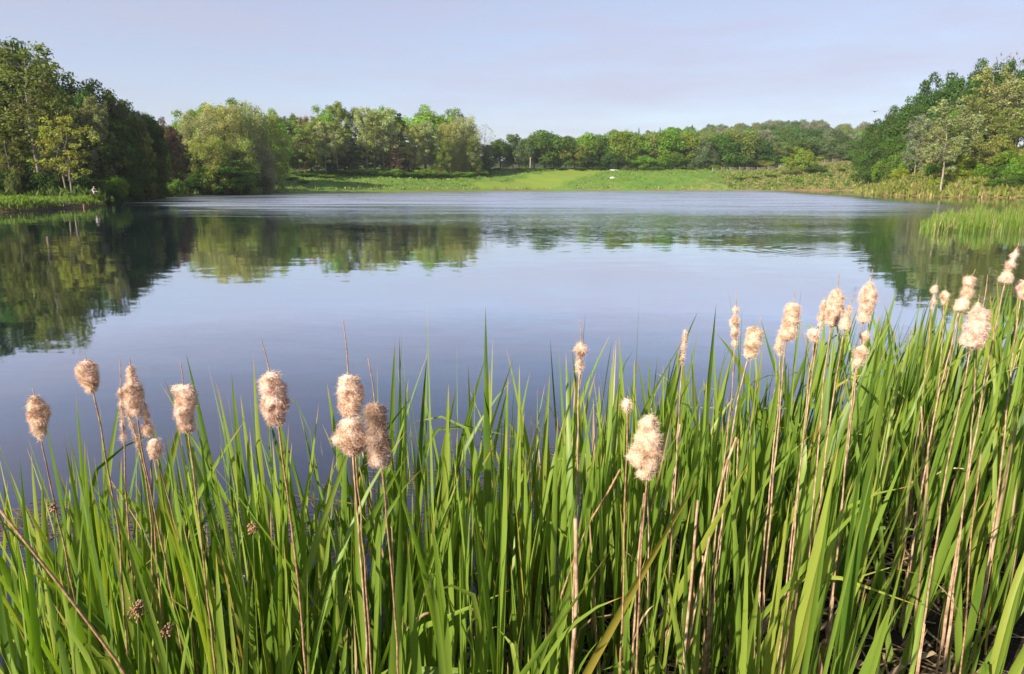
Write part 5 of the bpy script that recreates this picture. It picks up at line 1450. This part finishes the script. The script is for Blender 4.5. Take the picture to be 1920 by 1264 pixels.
# ------------------------------------------------------------------ the air
mh, nth = new_mat('haze_air')
pv = N(nth, 'ShaderNodeVolumePrincipled'); pv.inputs['Color'].default_value = (0.88, 0.92, 1.0, 1); pv.inputs['Density'].default_value = 0.00015; pv.inputs['Anisotropy'].default_value = 0.2
oh = N(nth, 'ShaderNodeOutputMaterial'); nth.links.new(pv.outputs[0], oh.inputs['Volume'])
mb = MB(); mb.box((0, 0, 43), (5600, 5600, 92))
tag(obj('haze', mb.mesh('haze', [mh], smooth=False)), kind='stuff')
# ------------------------------------------------------------------ camera, sun, sky
cam = bpy.data.cameras.new('camera'); co = bpy.data.objects.new('camera', cam); col.objects.link(co)
cam.sensor_width = 36.0; cam.lens = 24.0; cam.clip_start = 0.05; cam.clip_end = 6000
co.location = (0, 0, CAM_H); co.rotation_euler = (R(90) - PITCH, 0, 0)
cam.dof.use_dof = True; cam.dof.focus_distance = 1.95; cam.dof.aperture_fstop = 16.0
scene.camera = co

SUN_EL, SUN_AZ = R(28), math.atan2(-0.70, -0.71)        # azimuth measured from +Y towards +X
sd_ = Vector((math.sin(SUN_AZ) * math.cos(SUN_EL), math.cos(SUN_AZ) * math.cos(SUN_EL), math.sin(SUN_EL)))
sun = bpy.data.lights.new('sun', 'SUN'); sun.energy = 5.0; sun.angle = R(0.53); sun.color = (1.0, 0.90, 0.74)
so = bpy.data.objects.new('sun', sun); col.objects.link(so)
so.rotation_euler = (-sd_).to_track_quat('-Z', 'Y').to_euler()
w = bpy.data.worlds.new('World'); scene.world = w; w.use_nodes = True
nt = w.node_tree; nt.nodes.clear()
sky = N(nt, 'ShaderNodeTexSky'); sky.sky_type = 'NISHITA'; sky.sun_disc = False
sky.sun_elevation = SUN_EL; sky.sun_rotation = SUN_AZ
sky.air_density = 1.0; sky.dust_density = 0.8; sky.ozone_density = 3.0
# a thin veil of high cloud over the blue
tcw = N(nt, 'ShaderNodeTexCoord'); mpw = N(nt, 'ShaderNodeMapping'); mpw.inputs['Scale'].default_value = (1.0, 1.6, 7.0); mpw.inputs['Rotation'].default_value = (0.12, 0.16, 0.3)
L(nt, tcw, 'Generated', mpw, 0)
cn = noise_(nt, (mpw, 0), 1.6, 6, 0.6)
veil = mrange(nt, (cn, 'Fac'), 0.32, 0.70, 0.46, 0.80)
szw = N(nt, 'ShaderNodeSeparateXYZ'); L(nt, tcw, 'Generated', szw, 0)
veil = math_(nt, 'MULTIPLY', veil, mrange(nt, (szw, 2), 0.28, 0.92, 1.0, 0.35))     # seen edge-on the veil is thicker
skyc = mixc(nt, veil, (sky, 0), (3.05, 2.86, 3.58))
bg = N(nt, 'ShaderNodeBackground'); bg.inputs[1].default_value = 0.095
nt.links.new(skyc[0].outputs[2], bg.inputs[0])
out = N(nt, 'ShaderNodeOutputWorld'); L(nt, bg, 0, out, 0)

scene.view_settings.view_transform = 'Standard'; scene.view_settings.look = 'None'
scene.view_settings.exposure = 1.08; scene.view_settings.gamma = 1.0
scene.cycles.max_bounces = 8; scene.cycles.diffuse_bounces = 3; scene.cycles.glossy_bounces = 3; scene.cycles.transmission_bounces = 4
scene.cycles.use_denoising = True
